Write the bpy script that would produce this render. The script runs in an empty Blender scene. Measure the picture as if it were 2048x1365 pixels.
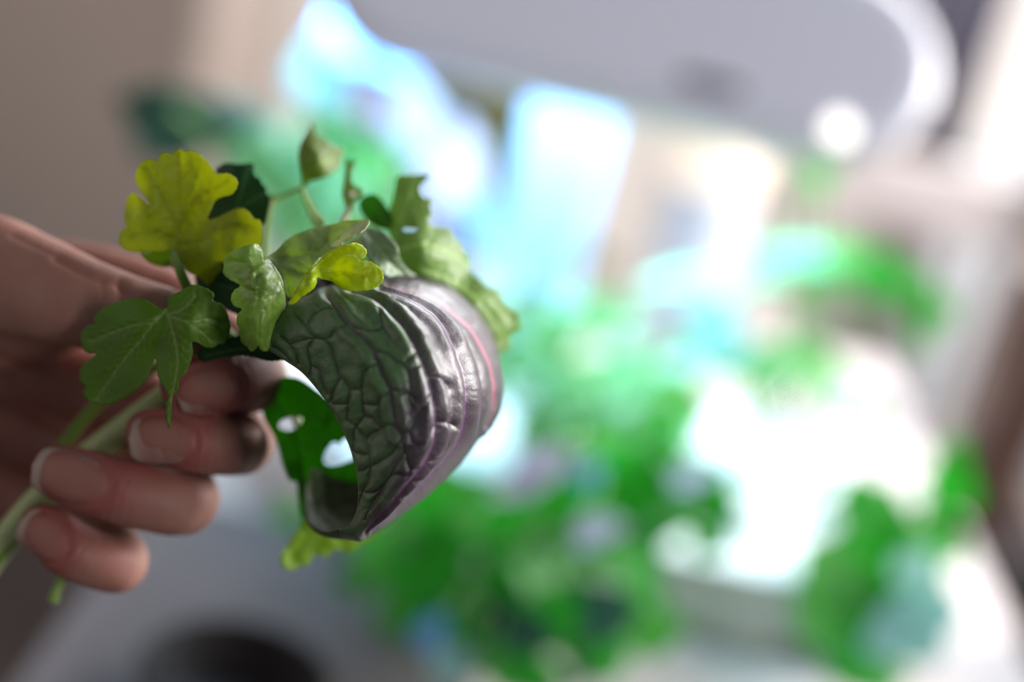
import bpy, bmesh, math, random
import numpy as np
from mathutils import Vector, Matrix, noise
from mathutils.geometry import delaunay_2d_cdt

# ------------------------------------------------------------------ camera, light, exposure
sc = bpy.context.scene
COL = sc.collection
R = math.radians
PITCH, ROLL, CAM_Z = R(-20), R(13), 1.25
FOCUS = 0.340                                    # metres to the sharp plane
FW = np.array([0, math.cos(PITCH), math.sin(PITCH)])
U0 = np.array([0, -math.sin(PITCH), math.cos(PITCH)])
R0 = np.array([1.0, 0, 0])
CR = math.cos(ROLL) * R0 + math.sin(ROLL) * U0
CU = -math.sin(ROLL) * R0 + math.cos(ROLL) * U0
CP = np.array([0, 0, CAM_Z])

cam_d = bpy.data.cameras.new('camera')
cam = bpy.data.objects.new('camera', cam_d)
COL.objects.link(cam)
cam.matrix_world = Matrix(((CR[0], CU[0], -FW[0], CP[0]), (CR[1], CU[1], -FW[1], CP[1]),
                           (CR[2], CU[2], -FW[2], CP[2]), (0, 0, 0, 1)))
cam_d.lens = 50; cam_d.sensor_width = 36
cam_d.clip_start = 0.01; cam_d.clip_end = 60
cam_d.dof.use_dof = True
cam_d.dof.focus_distance = FOCUS
cam_d.dof.aperture_fstop = 2.6
sc.camera = cam
sc.view_settings.view_transform = 'Standard'
sc.view_settings.look = 'None'
sc.view_settings.exposure = 0.3
sc.view_settings.gamma = 1.0
sc.cycles.max_bounces = 10
sc.cycles.transmission_bounces = 8
sc.cycles.use_denoising = True

w = bpy.data.worlds.new('daylight'); sc.world = w; w.use_nodes = True
w.node_tree.nodes['Background'].inputs[0].default_value = (0.86, 0.90, 1.0, 1)
w.node_tree.nodes['Background'].inputs[1].default_value = 0.125

def area_light(name, loc, target, sx, sy, power, color, spread=180):
    l = bpy.data.lights.new(name, 'AREA'); l.shape = 'RECTANGLE'; l.size = sx; l.size_y = sy
    l.energy = power; l.color = color; l.spread = R(spread)
    o = bpy.data.objects.new(name, l); COL.objects.link(o)
    o.location = loc
    o.rotation_euler = (Vector(target) - Vector(loc)).to_track_quat('-Z', 'Y').to_euler()
    return o
# daylight through the side window and through the window behind the table
area_light('side_window_light', (1.70, 1.38, 1.75), (0.0, 1.1, 0.9), 0.9, 1.1, 92, (1.0, 0.97, 0.95))
area_light('front_window_light', (1.70, -0.95, 1.90), (0.0, 0.4, 1.1), 0.5, 0.8, 17.5, (1.0, 0.98, 0.98))
area_light('back_window_light', (0.55, 2.76, 2.0), (0.0, 0.6, 1.0), 1.3, 0.8, 50, (0.97, 0.98, 1.0))

# ------------------------------------------------------------------ frames and helpers
def P(px, py, d):                                # photo pixel at a distance -> place in the room
    return CP + d * (FW + CR * ((px - 1024) / 2048 * 0.72) - CU * ((py - 682.5) / 2048 * 0.72))
def F(px, py, mm):                               # the same, depth in mm behind the sharp plane
    return P(px, py, FOCUS + mm / 1000.0)
def Fv(px, py, mm):
    px = np.asarray(px, float); py = np.asarray(py, float); d = FOCUS + np.asarray(mm, float) / 1000.0
    a = (px - 1024) / 2048 * 0.72; b = (py - 682.5) / 2048 * 0.72
    return CP[None, :] + d[:, None] * (FW[None, :] + a[:, None] * CR[None, :] - b[:, None] * CU[None, :])
def G(px, py, z):
    v = P(px, py, 1.0) - CP
    return CP + v * ((z - CAM_Z) / v[2])

def link(o, parent=None):
    COL.objects.link(o)
    if parent is not None:
        o.parent = parent
        o.matrix_parent_inverse = Matrix.Identity(4)
    return o
def mesh_obj(name, verts, faces, mats, parent=None, origin=None, smooth=True, attrs=None, colors=None):
    """world-space vertices; with a parent the parent's location is taken off"""
    verts = np.asarray(verts, float)
    off = np.zeros(3)
    if parent is not None:
        pp = parent
        while pp is not None:
            off = off + np.array(pp.location); pp = pp.parent
    if origin is None:
        origin = verts.mean(0)
    origin = np.asarray(origin, float)
    me = bpy.data.meshes.new(name)
    me.from_pydata((verts - origin).tolist(), [], [tuple(int(i) for i in f) for f in faces])
    if not isinstance(mats, (list, tuple)): mats = [mats]
    for m in mats: me.materials.append(m)
    if attrs:
        for k, a in attrs.items():
            at = me.attributes.new(k, 'FLOAT', 'POINT')
            at.data.foreach_set('value', np.asarray(a, np.float32))
    if smooth:
        me.polygons.foreach_set('use_smooth', [True] * len(me.polygons))
    me.update()
    o = bpy.data.objects.new(name, me)
    link(o, parent)
    o.location = (origin - off).tolist()
    return o
def thing(name, loc, label, cat, group=None):
    o = bpy.data.objects.new(name, None); link(o); o.location = [float(v) for v in loc]
    o.empty_display_size = 0.01
    o['label'] = label; o['category'] = cat
    if group: o['group'] = group
    return o
def tag(o, label, cat, group=None):
    o['label'] = label; o['category'] = cat
    if group: o['group'] = group
    return o

def catmull(pts, n, closed=False):
    pts = np.asarray(pts, float); m = len(pts); out = []
    segs = m if closed else m - 1
    for i in range(segs):
        if closed: p0, p1, p2, p3 = pts[(i - 1) % m], pts[i], pts[(i + 1) % m], pts[(i + 2) % m]
        else: p0, p1, p2, p3 = pts[max(i - 1, 0)], pts[i], pts[i + 1], pts[min(i + 2, m - 1)]
        k = n if isinstance(n, int) else max(2, int(np.linalg.norm((p2 - p1)[:2]) / n))
        for t in np.arange(k) / k:
            out.append(0.5 * ((2 * p1) + (-p0 + p2) * t + (2 * p0 - 5 * p1 + 4 * p2 - p3) * t * t + (-p0 + 3 * p1 - 3 * p2 + p3) * t ** 3))
    if not closed: out.append(pts[-1])
    return np.array(out)

def tube(path, radii, seg=12, flat=1.0):
    """world-space tube along a path, closed by rounded ends"""
    path = np.asarray(path, float); n = len(path)
    radii = np.asarray(radii, float) * np.ones(n)
    T = np.gradient(path, axis=0); T /= np.linalg.norm(T, axis=1)[:, None] + 1e-12
    up = np.array([0.1, 0.2, 1.0]); V = []; Fc = []
    a = np.cross(T[0], up); a /= np.linalg.norm(a)
    for i in range(n):
        a = a - T[i] * (a @ T[i]); a /= np.linalg.norm(a); b = np.cross(T[i], a)
        for k in range(seg):
            th = 2 * math.pi * k / seg
            V.append(path[i] + radii[i] * (math.cos(th) * a * flat + math.sin(th) * b))
    for i in range(n - 1):
        for k in range(seg):
            k2 = (k + 1) % seg
            Fc.append((i * seg + k, i * seg + k2, (i + 1) * seg + k2, (i + 1) * seg + k))
    V.append(path[0] - T[0] * radii[0] * 0.6); V.append(path[-1] + T[-1] * radii[-1] * 0.6)
    for k in range(seg):
        k2 = (k + 1) % seg
        Fc.append((k2, k, len(V) - 2)); Fc.append(((n - 1) * seg + k, (n - 1) * seg + k2, len(V) - 1))
    return np.array(V), Fc
def fstem(pts, r0, r1, n=8):
    """tube from (px, py, mm) points with radii in mm"""
    c = catmull(pts, n)
    return tube(Fv(c[:, 0], c[:, 1], c[:, 2]), np.linspace(r0, r1, len(c)) / 1000.0)

def dist_lines(Q, lines, wid=None):
    """distance of 2D points to polylines; returns min distance"""
    best = np.full(len(Q), 1e9)
    for li, L in enumerate(lines):
        L = np.asarray(L, float)
        for i in range(len(L) - 1):
            a = L[i, :2]; b = L[i + 1, :2]; ab = b - a
            t = np.clip(((Q - a) @ ab) / (ab @ ab + 1e-9), 0, 1)
            d = np.hypot(Q[:, 0] - a[0] - t * ab[0], Q[:, 1] - a[1] - t * ab[1])
            if wid is not None: d = d / wid[li]
            best = np.minimum(best, d)
    return best
def tps(cps, Q):
    c = np.asarray(cps, float); n = len(c)
    sc_ = 100.0
    X = c[:, :2] / sc_; Y = c[:, 2]
    if n < 3: return np.full(len(Q), Y.mean())
    def U(r2): return np.where(r2 > 1e-12, r2 * np.log(r2 + 1e-12), 0)
    d2 = ((X[:, None] - X[None]) ** 2).sum(-1)
    A = np.zeros((n + 3, n + 3)); A[:n, :n] = U(d2) + 1e-3 * np.eye(n); A[:n, n] = 1; A[:n, n + 1:] = X
    A[n, :n] = 1; A[n + 1:, :n] = X.T
    s = np.linalg.lstsq(A, np.concatenate([Y, [0, 0, 0]]), rcond=None)[0]
    q = np.asarray(Q) / sc_
    d2 = ((q[:, None] - X[None]) ** 2).sum(-1)
    return U(d2) @ s[:n] + s[n] + q @ s[n + 1:]
def in_poly(Q, poly):
    x, y = Q[:, 0], Q[:, 1]; c = np.zeros(len(Q), bool); n = len(poly); j = n - 1
    for i in range(n):
        xi, yi = poly[i]; xj, yj = poly[j]
        if abs(yj - yi) > 1e-12:
            c ^= ((yi > y) != (yj > y)) & (x < (xj - xi) * (y - yi) / (yj - yi) + xi)
        j = i
    return c
def vnoise(Q, s, seed=0.0):
    return np.array([noise.noise(Vector((q[0] / s, q[1] / s, seed))) for q in Q])

# ------------------------------------------------------------------ materials
def newmat(name):
    m = bpy.data.materials.new(name); m.use_nodes = True; nt = m.node_tree
    for n in list(nt.nodes): nt.nodes.remove(n)
    out = nt.nodes.new('ShaderNodeOutputMaterial')
    return m, nt, out
def N(nt, kind, **kw):
    n = nt.nodes.new(kind)
    for k, v in kw.items():
        if k.startswith('i_'):
            key = k[2:].replace('_', ' ')
            n.inputs[key].default_value = v
        else: setattr(n, k, v)
    return n
def rgb(c): return (c[0], c[1], c[2], 1)
def srgb(r, g, b):
    f = lambda v: ((v / 255 + 0.055) / 1.055) ** 2.4 if v > 10 else v / 255 / 12.92
    return (f(r), f(g), f(b))
def mix(nt, a, b, fac):
    n = nt.nodes.new('ShaderNodeMix'); n.data_type = 'RGBA'
    for s, v in ((n.inputs[6], a), (n.inputs[7], b), (n.inputs[0], fac)):
        if hasattr(v, 'links') or hasattr(v, 'is_linked'): nt.links.new(v, s)
        else: s.default_value = v if not isinstance(v, tuple) else (rgb(v) if len(v) == 3 else v)
    return n.outputs[2]
def plain(name, col, rough=0.5, spec=0.5, noise_amt=0.06, noise_scale=8, metal=0, emit=None, es=0, bump=0):
    m, nt, out = newmat(name)
    p = N(nt, 'ShaderNodeBsdfPrincipled'); p.inputs['Roughness'].default_value = rough
    p.inputs['Metallic'].default_value = metal; p.inputs['Specular IOR Level'].default_value = spec
    tx = N(nt, 'ShaderNodeTexNoise'); tx.inputs['Scale'].default_value = noise_scale; tx.inputs['Detail'].default_value = 5
    tc = N(nt, 'ShaderNodeTexCoord'); nt.links.new(tc.outputs['Object'], tx.inputs['Vector'])
    dark = tuple(c * (1 - noise_amt * 2) for c in col); lite = tuple(min(1, c * (1 + noise_amt)) for c in col)
    nt.links.new(mix(nt, dark, lite, tx.outputs[0]), p.inputs['Base Color'])
    if emit: p.inputs['Emission Color'].default_value = rgb(emit); p.inputs['Emission Strength'].default_value = es
    if bump:
        b = N(nt, 'ShaderNodeBump'); b.inputs['Strength'].default_value = bump; b.inputs['Distance'].default_value = 0.002
        nt.links.new(tx.outputs[0], b.inputs['Height']); nt.links.new(b.outputs[0], p.inputs['Normal'])
    nt.links.new(p.outputs[0], out.inputs[0])
    return m
def leaf_mat(name, top, trans, vein=None, rough=0.42, tr=0.45, spec=0.5, bump=0.25, nscale=160, coat=0.0):
    """thin leaf: glossy skin over a translucent blade; 'vein' attribute lightens the veins"""
    m, nt, out = newmat(name)
    vein = vein or tuple(min(1, c * 2.2 + 0.04) for c in top)
    at = N(nt, 'ShaderNodeAttribute', attribute_name='vein')
    tc = N(nt, 'ShaderNodeTexCoord')
    tx = N(nt, 'ShaderNodeTexNoise'); tx.inputs['Scale'].default_value = nscale; tx.inputs['Detail'].default_value = 6
    nt.links.new(tc.outputs['Object'], tx.inputs['Vector'])
    big = N(nt, 'ShaderNodeTexNoise'); big.inputs['Scale'].default_value = nscale * 0.25
    nt.links.new(tc.outputs['Object'], big.inputs['Vector'])
    base = mix(nt, tuple(c * 0.72 for c in top), tuple(c * 1.25 for c in top), big.outputs[0])
    base = mix(nt, base, vein, at.outputs['Fac'])
    p = N(nt, 'ShaderNodeBsdfPrincipled'); p.inputs['Roughness'].default_value = rough
    p.inputs['Specular IOR Level'].default_value = spec
    p.inputs['Coat Weight'].default_value = coat; p.inputs['Coat Roughness'].default_value = 0.3
    nt.links.new(base, p.inputs['Base Color'])
    t = N(nt, 'ShaderNodeBsdfTranslucent')
    tcol = mix(nt, trans, tuple(c * 0.78 for c in trans), at.outputs['Fac'])
    nt.links.new(tcol, t.inputs['Color'])
    ms = N(nt, 'ShaderNodeMixShader'); ms.inputs[0].default_value = tr
    nt.links.new(p.outputs[0], ms.inputs[1]); nt.links.new(t.outputs[0], ms.inputs[2])
    vo = N(nt, 'ShaderNodeTexVoronoi'); vo.feature = 'DISTANCE_TO_EDGE'; vo.inputs['Scale'].default_value = nscale * 3
    nt.links.new(tc.outputs['Object'], vo.inputs['Vector'])
    mt = N(nt, 'ShaderNodeMath', operation='ADD'); nt.links.new(tx.outputs[0], mt.inputs[0]); nt.links.new(vo.outputs[0], mt.inputs[1])
    b = N(nt, 'ShaderNodeBump'); b.inputs['Strength'].default_value = bump; b.inputs['Distance'].default_value = 0.0006
    nt.links.new(mt.outputs[0], b.inputs['Height']); nt.links.new(b.outputs[0], p.inputs['Normal'])
    nt.links.new(ms.outputs[0], out.inputs[0])
    return m

def skin_mat():
    m, nt, out = newmat('skin')
    red = N(nt, 'ShaderNodeAttribute', attribute_name='red')
    crease = N(nt, 'ShaderNodeAttribute', attribute_name='crease')
    tc = N(nt, 'ShaderNodeTexCoord')
    t1 = N(nt, 'ShaderNodeTexNoise'); t1.inputs['Scale'].default_value = 90; t1.inputs['Detail'].default_value = 4
    nt.links.new(tc.outputs['Object'], t1.inputs['Vector'])
    c = mix(nt, (0.235, 0.115, 0.084), (0.32, 0.17, 0.130), t1.outputs[0])
    c = mix(nt, c, (0.25, 0.072, 0.060), red.outputs['Fac'])
    c = mix(nt, c, (0.20, 0.07, 0.055), crease.outputs['Fac'])
    p = N(nt, 'ShaderNodeBsdfPrincipled'); nt.links.new(c, p.inputs['Base Color'])
    p.inputs['Roughness'].default_value = 0.58; p.inputs['Specular IOR Level'].default_value = 0.35
    p.inputs['Subsurface Weight'].default_value = 0.25; p.inputs['Subsurface Radius'].default_value = (1.0, 0.35, 0.2)
    p.inputs['Subsurface Scale'].default_value = 0.0025
    t2 = N(nt, 'ShaderNodeTexVoronoi'); t2.inputs['Scale'].default_value = 900; t2.feature = 'DISTANCE_TO_EDGE'
    mp = N(nt, 'ShaderNodeMapping'); mp.inputs['Scale'].default_value = (1.6, 1, 0.7)
    nt.links.new(tc.outputs['Object'], mp.inputs['Vector']); nt.links.new(mp.outputs[0], t2.inputs['Vector'])
    b = N(nt, 'ShaderNodeBump'); b.inputs['Strength'].default_value = 0.22; b.inputs['Distance'].default_value = 0.0004
    nt.links.new(t2.outputs[0], b.inputs['Height']); nt.links.new(b.outputs[0], p.inputs['Normal'])
    nt.links.new(p.outputs[0], out.inputs[0])
    return m
def nail_mat():
    m, nt, out = newmat('nail')
    at = N(nt, 'ShaderNodeAttribute', attribute_name='free')
    c = mix(nt, (0.26, 0.135, 0.115), (0.29, 0.215, 0.18), at.outputs['Fac'])
    p = N(nt, 'ShaderNodeBsdfPrincipled'); nt.links.new(c, p.inputs['Base Color'])
    p.inputs['Roughness'].default_value = 0.38; p.inputs['Specular IOR Level'].default_value = 0.45
    p.inputs['Subsurface Weight'].default_value = 0.15; p.inputs['Subsurface Scale'].default_value = 0.001
    nt.links.new(p.outputs[0], out.inputs[0])
    return m
def purple_mat():
    m, nt, out = newmat('purple_leaf_blade')
    vein = N(nt, 'ShaderNodeAttribute', attribute_name='vein')
    main = N(nt, 'ShaderNodeAttribute', attribute_name='main')
    pur = N(nt, 'ShaderNodeAttribute', attribute_name='purple')
    pink = N(nt, 'ShaderNodeAttribute', attribute_name='pink')
    tc = N(nt, 'ShaderNodeTexCoord')
    t1 = N(nt, 'ShaderNodeTexNoise'); t1.inputs['Scale'].default_value = 60; t1.inputs['Detail'].default_value = 6
    nt.links.new(tc.outputs['Object'], t1.inputs['Vector'])
    g = mix(nt, (0.045, 0.110, 0.032), (0.095, 0.19, 0.065), t1.outputs[0])
    v = mix(nt, (0.032, 0.018, 0.028), (0.070, 0.046, 0.062), t1.outputs[0])
    c = mix(nt, g, v, pur.outputs['Fac'])
    c = mix(nt, c, (0.020, 0.006, 0.016), vein.outputs['Fac'])
    c = mix(nt, c, (0.11, 0.025, 0.12), main.outputs['Fac'])
    c = mix(nt, c, (0.42, 0.09, 0.17), pink.outputs['Fac'])
    p = N(nt, 'ShaderNodeBsdfPrincipled'); nt.links.new(c, p.inputs['Base Color'])
    p.inputs['Roughness'].default_value = 0.45; p.inputs['Specular IOR Level'].default_value = 0.58
    p.inputs['Coat Weight'].default_value = 0.14; p.inputs['Coat Roughness'].default_value = 0.30
    t2 = N(nt, 'ShaderNodeTexNoise'); t2.inputs['Scale'].default_value = 1500; t2.inputs['Detail'].default_value = 3
    nt.links.new(tc.outputs['Object'], t2.inputs['Vector'])
    t3 = N(nt, 'ShaderNodeTexVoronoi'); t3.inputs['Scale'].default_value = 420; t3.feature = 'DISTANCE_TO_EDGE'
    nt.links.new(tc.outputs['Object'], t3.inputs['Vector'])
    cl = N(nt, 'ShaderNodeMath', operation='MINIMUM'); cl.inputs[1].default_value = 0.12
    nt.links.new(t3.outputs[0], cl.inputs[0])
    ad = N(nt, 'ShaderNodeMath', operation='MULTIPLY_ADD'); ad.inputs[1].default_value = 1.0
    nt.links.new(cl.outputs[0], ad.inputs[0]); nt.links.new(t2.outputs[0], ad.inputs[2])
    b = N(nt, 'ShaderNodeBump'); b.inputs['Strength'].default_value = 0.35; b.inputs['Distance'].default_value = 0.0003
    nt.links.new(ad.outputs[0], b.inputs['Height']); nt.links.new(b.outputs[0], p.inputs['Normal'])
    t = N(nt, 'ShaderNodeBsdfTranslucent'); t.inputs['Color'].default_value = (0.10, 0.16, 0.04, 1)
    ms = N(nt, 'ShaderNodeMixShader'); ms.inputs[0].default_value = 0.12
    nt.links.new(p.outputs[0], ms.inputs[1]); nt.links.new(t.outputs[0], ms.inputs[2])
    nt.links.new(ms.outputs[0], out.inputs[0])
    return m
def emit_mat(name, col, strength):
    m, nt, out = newmat(name)
    e = N(nt, 'ShaderNodeEmission'); e.inputs[0].default_value = rgb(col); e.inputs[1].default_value = strength
    nt.links.new(e.outputs[0], out.inputs[0]); return m

# ------------------------------------------------------------------ the room
TZ = 0.805                                        # table top height
def box(x0, x1, y0, y1, z0, z1, bev=0.0, seg=3, rot=0.0, piv=None, tilt=None):
    bm = bmesh.new(); bmesh.ops.create_cube(bm, size=1)
    for v in bm.verts:
        v.co = Vector(((x0 + x1) / 2 + v.co.x * (x1 - x0), (y0 + y1) / 2 + v.co.y * (y1 - y0), (z0 + z1) / 2 + v.co.z * (z1 - z0)))
    if bev: bmesh.ops.bevel(bm, geom=bm.edges[:], offset=bev, segments=seg, affect='EDGES', profile=0.5)
    piv = Vector(piv or ((x0 + x1) / 2, (y0 + y1) / 2, (z0 + z1) / 2))
    if rot: bmesh.ops.rotate(bm, verts=bm.verts, cent=piv, matrix=Matrix.Rotation(rot, 3, 'Z'))
    if tilt: bmesh.ops.rotate(bm, verts=bm.verts, cent=piv, matrix=Matrix.Rotation(tilt[0], 3, tilt[1]))
    bm.verts.index_update()
    V = [tuple(v.co) for v in bm.verts]; Fc = [[v.index for v in f.verts] for f in bm.faces]; bm.free()
    return V, Fc
def join(parts):
    V = []; Fc = []
    for v, f in parts:
        n = len(V); V += [tuple(q) for q in v]; Fc += [tuple(i + n for i in g) for g in f]
    return V, Fc
def struct(name, vf, m, parent=None):
    o = mesh_obj(name, vf[0], vf[1], m, parent, smooth=False)
    if parent is None: o['kind'] = 'structure'
    return o

M_wall = plain('wall_paint', srgb(232, 225, 219), 0.9, 0.2, 0.03, 3)
M_wallr = plain('wall_paint_right', srgb(215, 210, 212), 0.9, 0.2, 0.03, 3)
M_floor = plain('floor_boards', srgb(54, 45, 43), 0.6, 0.3, 0.15, 5)
M_table = plain('table_laminate', srgb(204, 194, 194), 0.6, 0.25, 0.03, 6)
M_white = plain('white_plastic', srgb(232, 236, 240), 0.35, 0.5, 0.01, 4)
M_head = plain('lamp_shell', srgb(226, 229, 246), 0.4, 0.45, 0.02, 4)
M_rim = plain('lamp_rim', srgb(232, 228, 226), 0.35, 0.5, 0.01, 4)

struct('floor', box(-2.6, 2.6, -1.5, 3.2, -0.05, 0), M_floor)
struct('wall_back', join([box(-2.6, -0.15, 2.8, 2.9, 0, 2.6), box(1.25, 2.6, 2.8, 2.9, 0, 2.6), box(-0.15, 1.25, 2.8, 2.9, 0, 1.55),
                          box(-0.15, 1.25, 2.8, 2.9, 2.45, 2.6)]), M_wall)
struct('wall_left', box(-2.1, -2.0, -1.5, 2.8, 0, 2.6), M_wall)
struct('wall_right', join([box(1.75, 1.85, -1.5, -1.15, 0, 2.6), box(1.75, 1.85, -0.55, 0.9, 0, 2.6), box(1.75, 1.85, 2.1, 2.8, 0, 2.6),
                           box(1.75, 1.85, 0.9, 2.1, 0, 1.15), box(1.75, 1.85, 0.9, 2.1, 2.35, 2.6), box(1.75, 1.85, -1.15, -0.55, 0, 1.45), box(1.75, 1.85, -1.15, -0.55, 2.35, 2.6)]), M_wallr)
struct('window_1', join([box(1.72, 1.80, 0.90, 0.95, 1.15, 2.35), box(1.72, 1.80, 2.05, 2.10, 1.15, 2.35),
                         box(1.72, 1.80, 1.48, 1.52, 1.15, 2.35), box(1.72, 1.80, 0.90, 2.10, 1.15, 1.20),
                         box(1.72, 1.80, 0.90, 2.10, 2.30, 2.35)]), M_white)
struct('window_3', join([box(1.72, 1.80, -1.15, -1.10, 1.45, 2.35), box(1.72, 1.80, -0.60, -0.55, 1.45, 2.35),
                         box(1.72, 1.80, -1.15, -0.55, 1.45, 1.50), box(1.72, 1.80, -1.15, -0.55, 2.30, 2.35)]), M_white)
struct('window_2', join([box(-0.15, -0.10, 2.78, 2.86, 1.55, 2.45), box(1.20, 1.25, 2.78, 2.86, 1.55, 2.45), box(0.53, 0.57, 2.78, 2.86, 1.55, 2.45),
                         box(-0.15, 1.25, 2.78, 2.86, 1.55, 1.60), box(-0.15, 1.25, 2.78, 2.86, 2.40, 2.45)]), M_white)
struct('baseboard_back', box(-2.0, 1.75, 2.785, 2.80, 0, 0.09), M_white)

# ------------------------------------------------------------------ table
t = thing('table', (0.15, 0.95, 0), 'pale grey laminate table carrying the white indoor garden', 'table')
mesh_obj('tabletop', *box(-0.20, 0.385, 0.50, 1.42, TZ - 0.028, TZ, 0.006), M_table, t, smooth=False)
M_leg = plain('table_leg_white', srgb(205, 203, 204), 0.5)
for x in (-0.15, 0.335):
    for y in (0.55, 1.37):
        mesh_obj('leg', *box(x - 0.025, x + 0.025, y - 0.025, y + 0.025, 0.0, TZ - 0.028, 0.004), M_leg, t, smooth=False)


# ------------------------------------------------------------------ things in the room behind the table
def lathe(cx, cy, prof, seg=32):
    V = []; Fc = []
    for r, z in prof:
        for k in range(seg):
            a = 2 * math.pi * k / seg
            V.append((cx + r * math.cos(a), cy + r * math.sin(a), z))
    for i in range(len(prof) - 1):
        for k in range(seg):
            k2 = (k + 1) % seg
            Fc.append((i * seg + k, i * seg + k2, (i + 1) * seg + k2, (i + 1) * seg + k))
    return V, Fc
M_taupe = plain('taupe_lacquer', srgb(150, 136, 128), 0.55, 0.3, 0.04, 2)
M_metal = plain('brushed_metal', (0.45, 0.45, 0.46), 0.35, 0.5, 0.02, 5, metal=1)
t = thing('wardrobe', (-1.15, 2.5, 0), 'tall taupe wardrobe against the back wall at the left', 'wardrobe')
mesh_obj('body', *box(-1.72, -0.57, 2.23, 2.77, 0.0, 2.0, 0.004), M_taupe, t, smooth=False)
for k, x in enumerate((-1.715, -1.145)):
    d = mesh_obj('door', *box(x, x + 0.565, 2.205, 2.228, 0.06, 1.98, 0.004), M_taupe, t, smooth=False)
    hx = x + (0.53 if k == 0 else 0.035)
    mesh_obj('handle', *box(hx - 0.006, hx + 0.006, 2.175, 2.206, 0.95, 1.15, 0.003), M_metal, d, smooth=False)

# radiator under the back window
M_rad = plain('radiator_enamel', srgb(200, 202, 206), 0.4, 0.4, 0.02, 3)
t = thing('radiator', (0.95, 2.68, 0), 'white ribbed radiator under the back window at the right', 'radiator')
for k in range(12):
    x = 0.73 + k * 0.07
    mesh_obj('section', *box(x, x + 0.062, 2.62, 2.74, 0.14, 0.86, 0.02), M_rad, t)
mesh_obj('pipe', *tube([(0.72, 2.68, 0.80), (0.95, 2.68, 0.80), (1.53, 2.68, 0.80)], 0.014), M_rad, t)
mesh_obj('pipe', *tube([(0.72, 2.68, 0.22), (0.95, 2.68, 0.22), (1.53, 2.68, 0.22)], 0.014), M_rad, t)
# slate curtain beside it
cv = []; n = 60
for i in range(n):
    x = 0.50 + 0.21 * i / (n - 1); y = 2.56 + 0.018 * math.sin(i * 0.75)
    cv.append((x, y))
V = [(x, y, z) for z in (0.80, 1.3, 1.8, 2.5) for x, y in cv]
Fc = [(r * n + i, r * n + i + 1, (r + 1) * n + i + 1, (r + 1) * n + i) for r in range(3) for i in range(n - 1)]
o = mesh_obj('curtain', V, Fc, plain('slate_curtain', srgb(138, 136, 152), 0.9, 0.1, 0.05, 8))
so = o.modifiers.new('t', 'SOLIDIFY'); so.thickness = 0.004
tag(o, 'slate grey curtain hanging above the radiator in the top right corner', 'curtain')

# wooden chair behind the table, dark chair at its right end
def chair(name, loc, rz, label, mats, cat='chair', top=1.0, postw=0.045, rails=((0.60, 0.65), (0.88, 0.96)), depth=0.42, wdt=0.40):
    m1, m2 = mats
    t = thing(name, (loc[0], loc[1], 0), label, cat)
    c, s = math.cos(rz), math.sin(rz)
    def put(nm, b, m, bev=0.006):
        V, Fc = box(*b, bev)
        V = [(loc[0] + x * c - y * s, loc[1] + x * s + y * c, z) for x, y, z in V]
        mesh_obj(nm, V, Fc, m, t, smooth=False)
    h = wdt / 2; p = postw / 2
    for x in (-h, h):
        put('leg', (x - p, x + p, -p, p, 0, 0.45), m1)
        put('leg', (x - p, x + p, depth - p, depth + p, 0, 0.44), m1)
        put('back_post', (x - p, x + p, -p - 0.002, p - 0.004, 0.45, top), m1)
    put('seat', (-h - 0.02, h + 0.02, -0.01, depth + 0.03, 0.44, 0.475), m2, 0.01)
    for z0, z1 in rails:
        put('back_rail', (-h + p, h - p, -0.012, 0.012, z0, z1), m2)
    return t
M_wood = plain('light_wood', srgb(186, 166, 152), 0.5, 0.35, 0.10, 14)
M_rail = plain('pale_wood_rail', srgb(216, 204, 202), 0.5, 0.35, 0.08, 14)
M_dark = plain('dark_walnut', srgb(92, 66, 58), 0.45, 0.4, 0.12, 14)
M_dark2 = plain('dark_walnut_seat', srgb(78, 54, 42), 0.5, 0.35, 0.12, 14)
chair('wooden_chair', (0.40, 1.66), 0, 'light brown wooden chair with an open back standing behind the table', (M_wood, M_rail), top=1.0, wdt=0.38, postw=0.055, rails=((0.62, 0.66), (0.90, 0.98)))
chair('wooden_chair', (0.47, 1.06), R(-90), 'dark brown wooden chair turned sideways at the right end of the table', (M_dark, M_dark2), top=0.97, wdt=0.40, postw=0.06, rails=((0.60, 0.68), (0.78, 0.80)))

# small table lamp with a warm top
t = thing('table_lamp', (0.152, 1.33, TZ), 'small white cylindrical table lamp with a warm lit top, behind the indoor garden', 'lamp')
mesh_obj('lamp_body', *lathe(0.152, 1.33, [(0, TZ), (0.043, TZ), (0.045, TZ + 0.006), (0.043, TZ + 0.02), (0.042, 0.955), (0.040, 0.962), (0, 0.963)]),
         plain('white_ceramic', srgb(192, 192, 202), 0.35, 0.5, 0.02, 5), t)
mesh_obj('lamp_shade', *lathe(0.152, 1.33, [(0.038, 0.962), (0.044, 0.964), (0.044, 1.006), (0.036, 1.016), (0, 1.018)]),
         plain('warm_shade', srgb(222, 204, 188), 0.6, 0.3, 0.02, 5, emit=(1.0, 0.80, 0.62), es=0.45), t)

o = mesh_obj('shade_mat', *box(-0.199, 0.020, 0.501, 0.80, TZ, TZ + 0.003, 0.001), plain('table_shade_grey', srgb(118, 112, 115), 0.95, 0.1, 0.1, 200), smooth=False)  # added dark sheet that puts shade on the left of the table
tag(o, 'added grey mat standing in for shade at the near left of the table', 'shade_mat')
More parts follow.
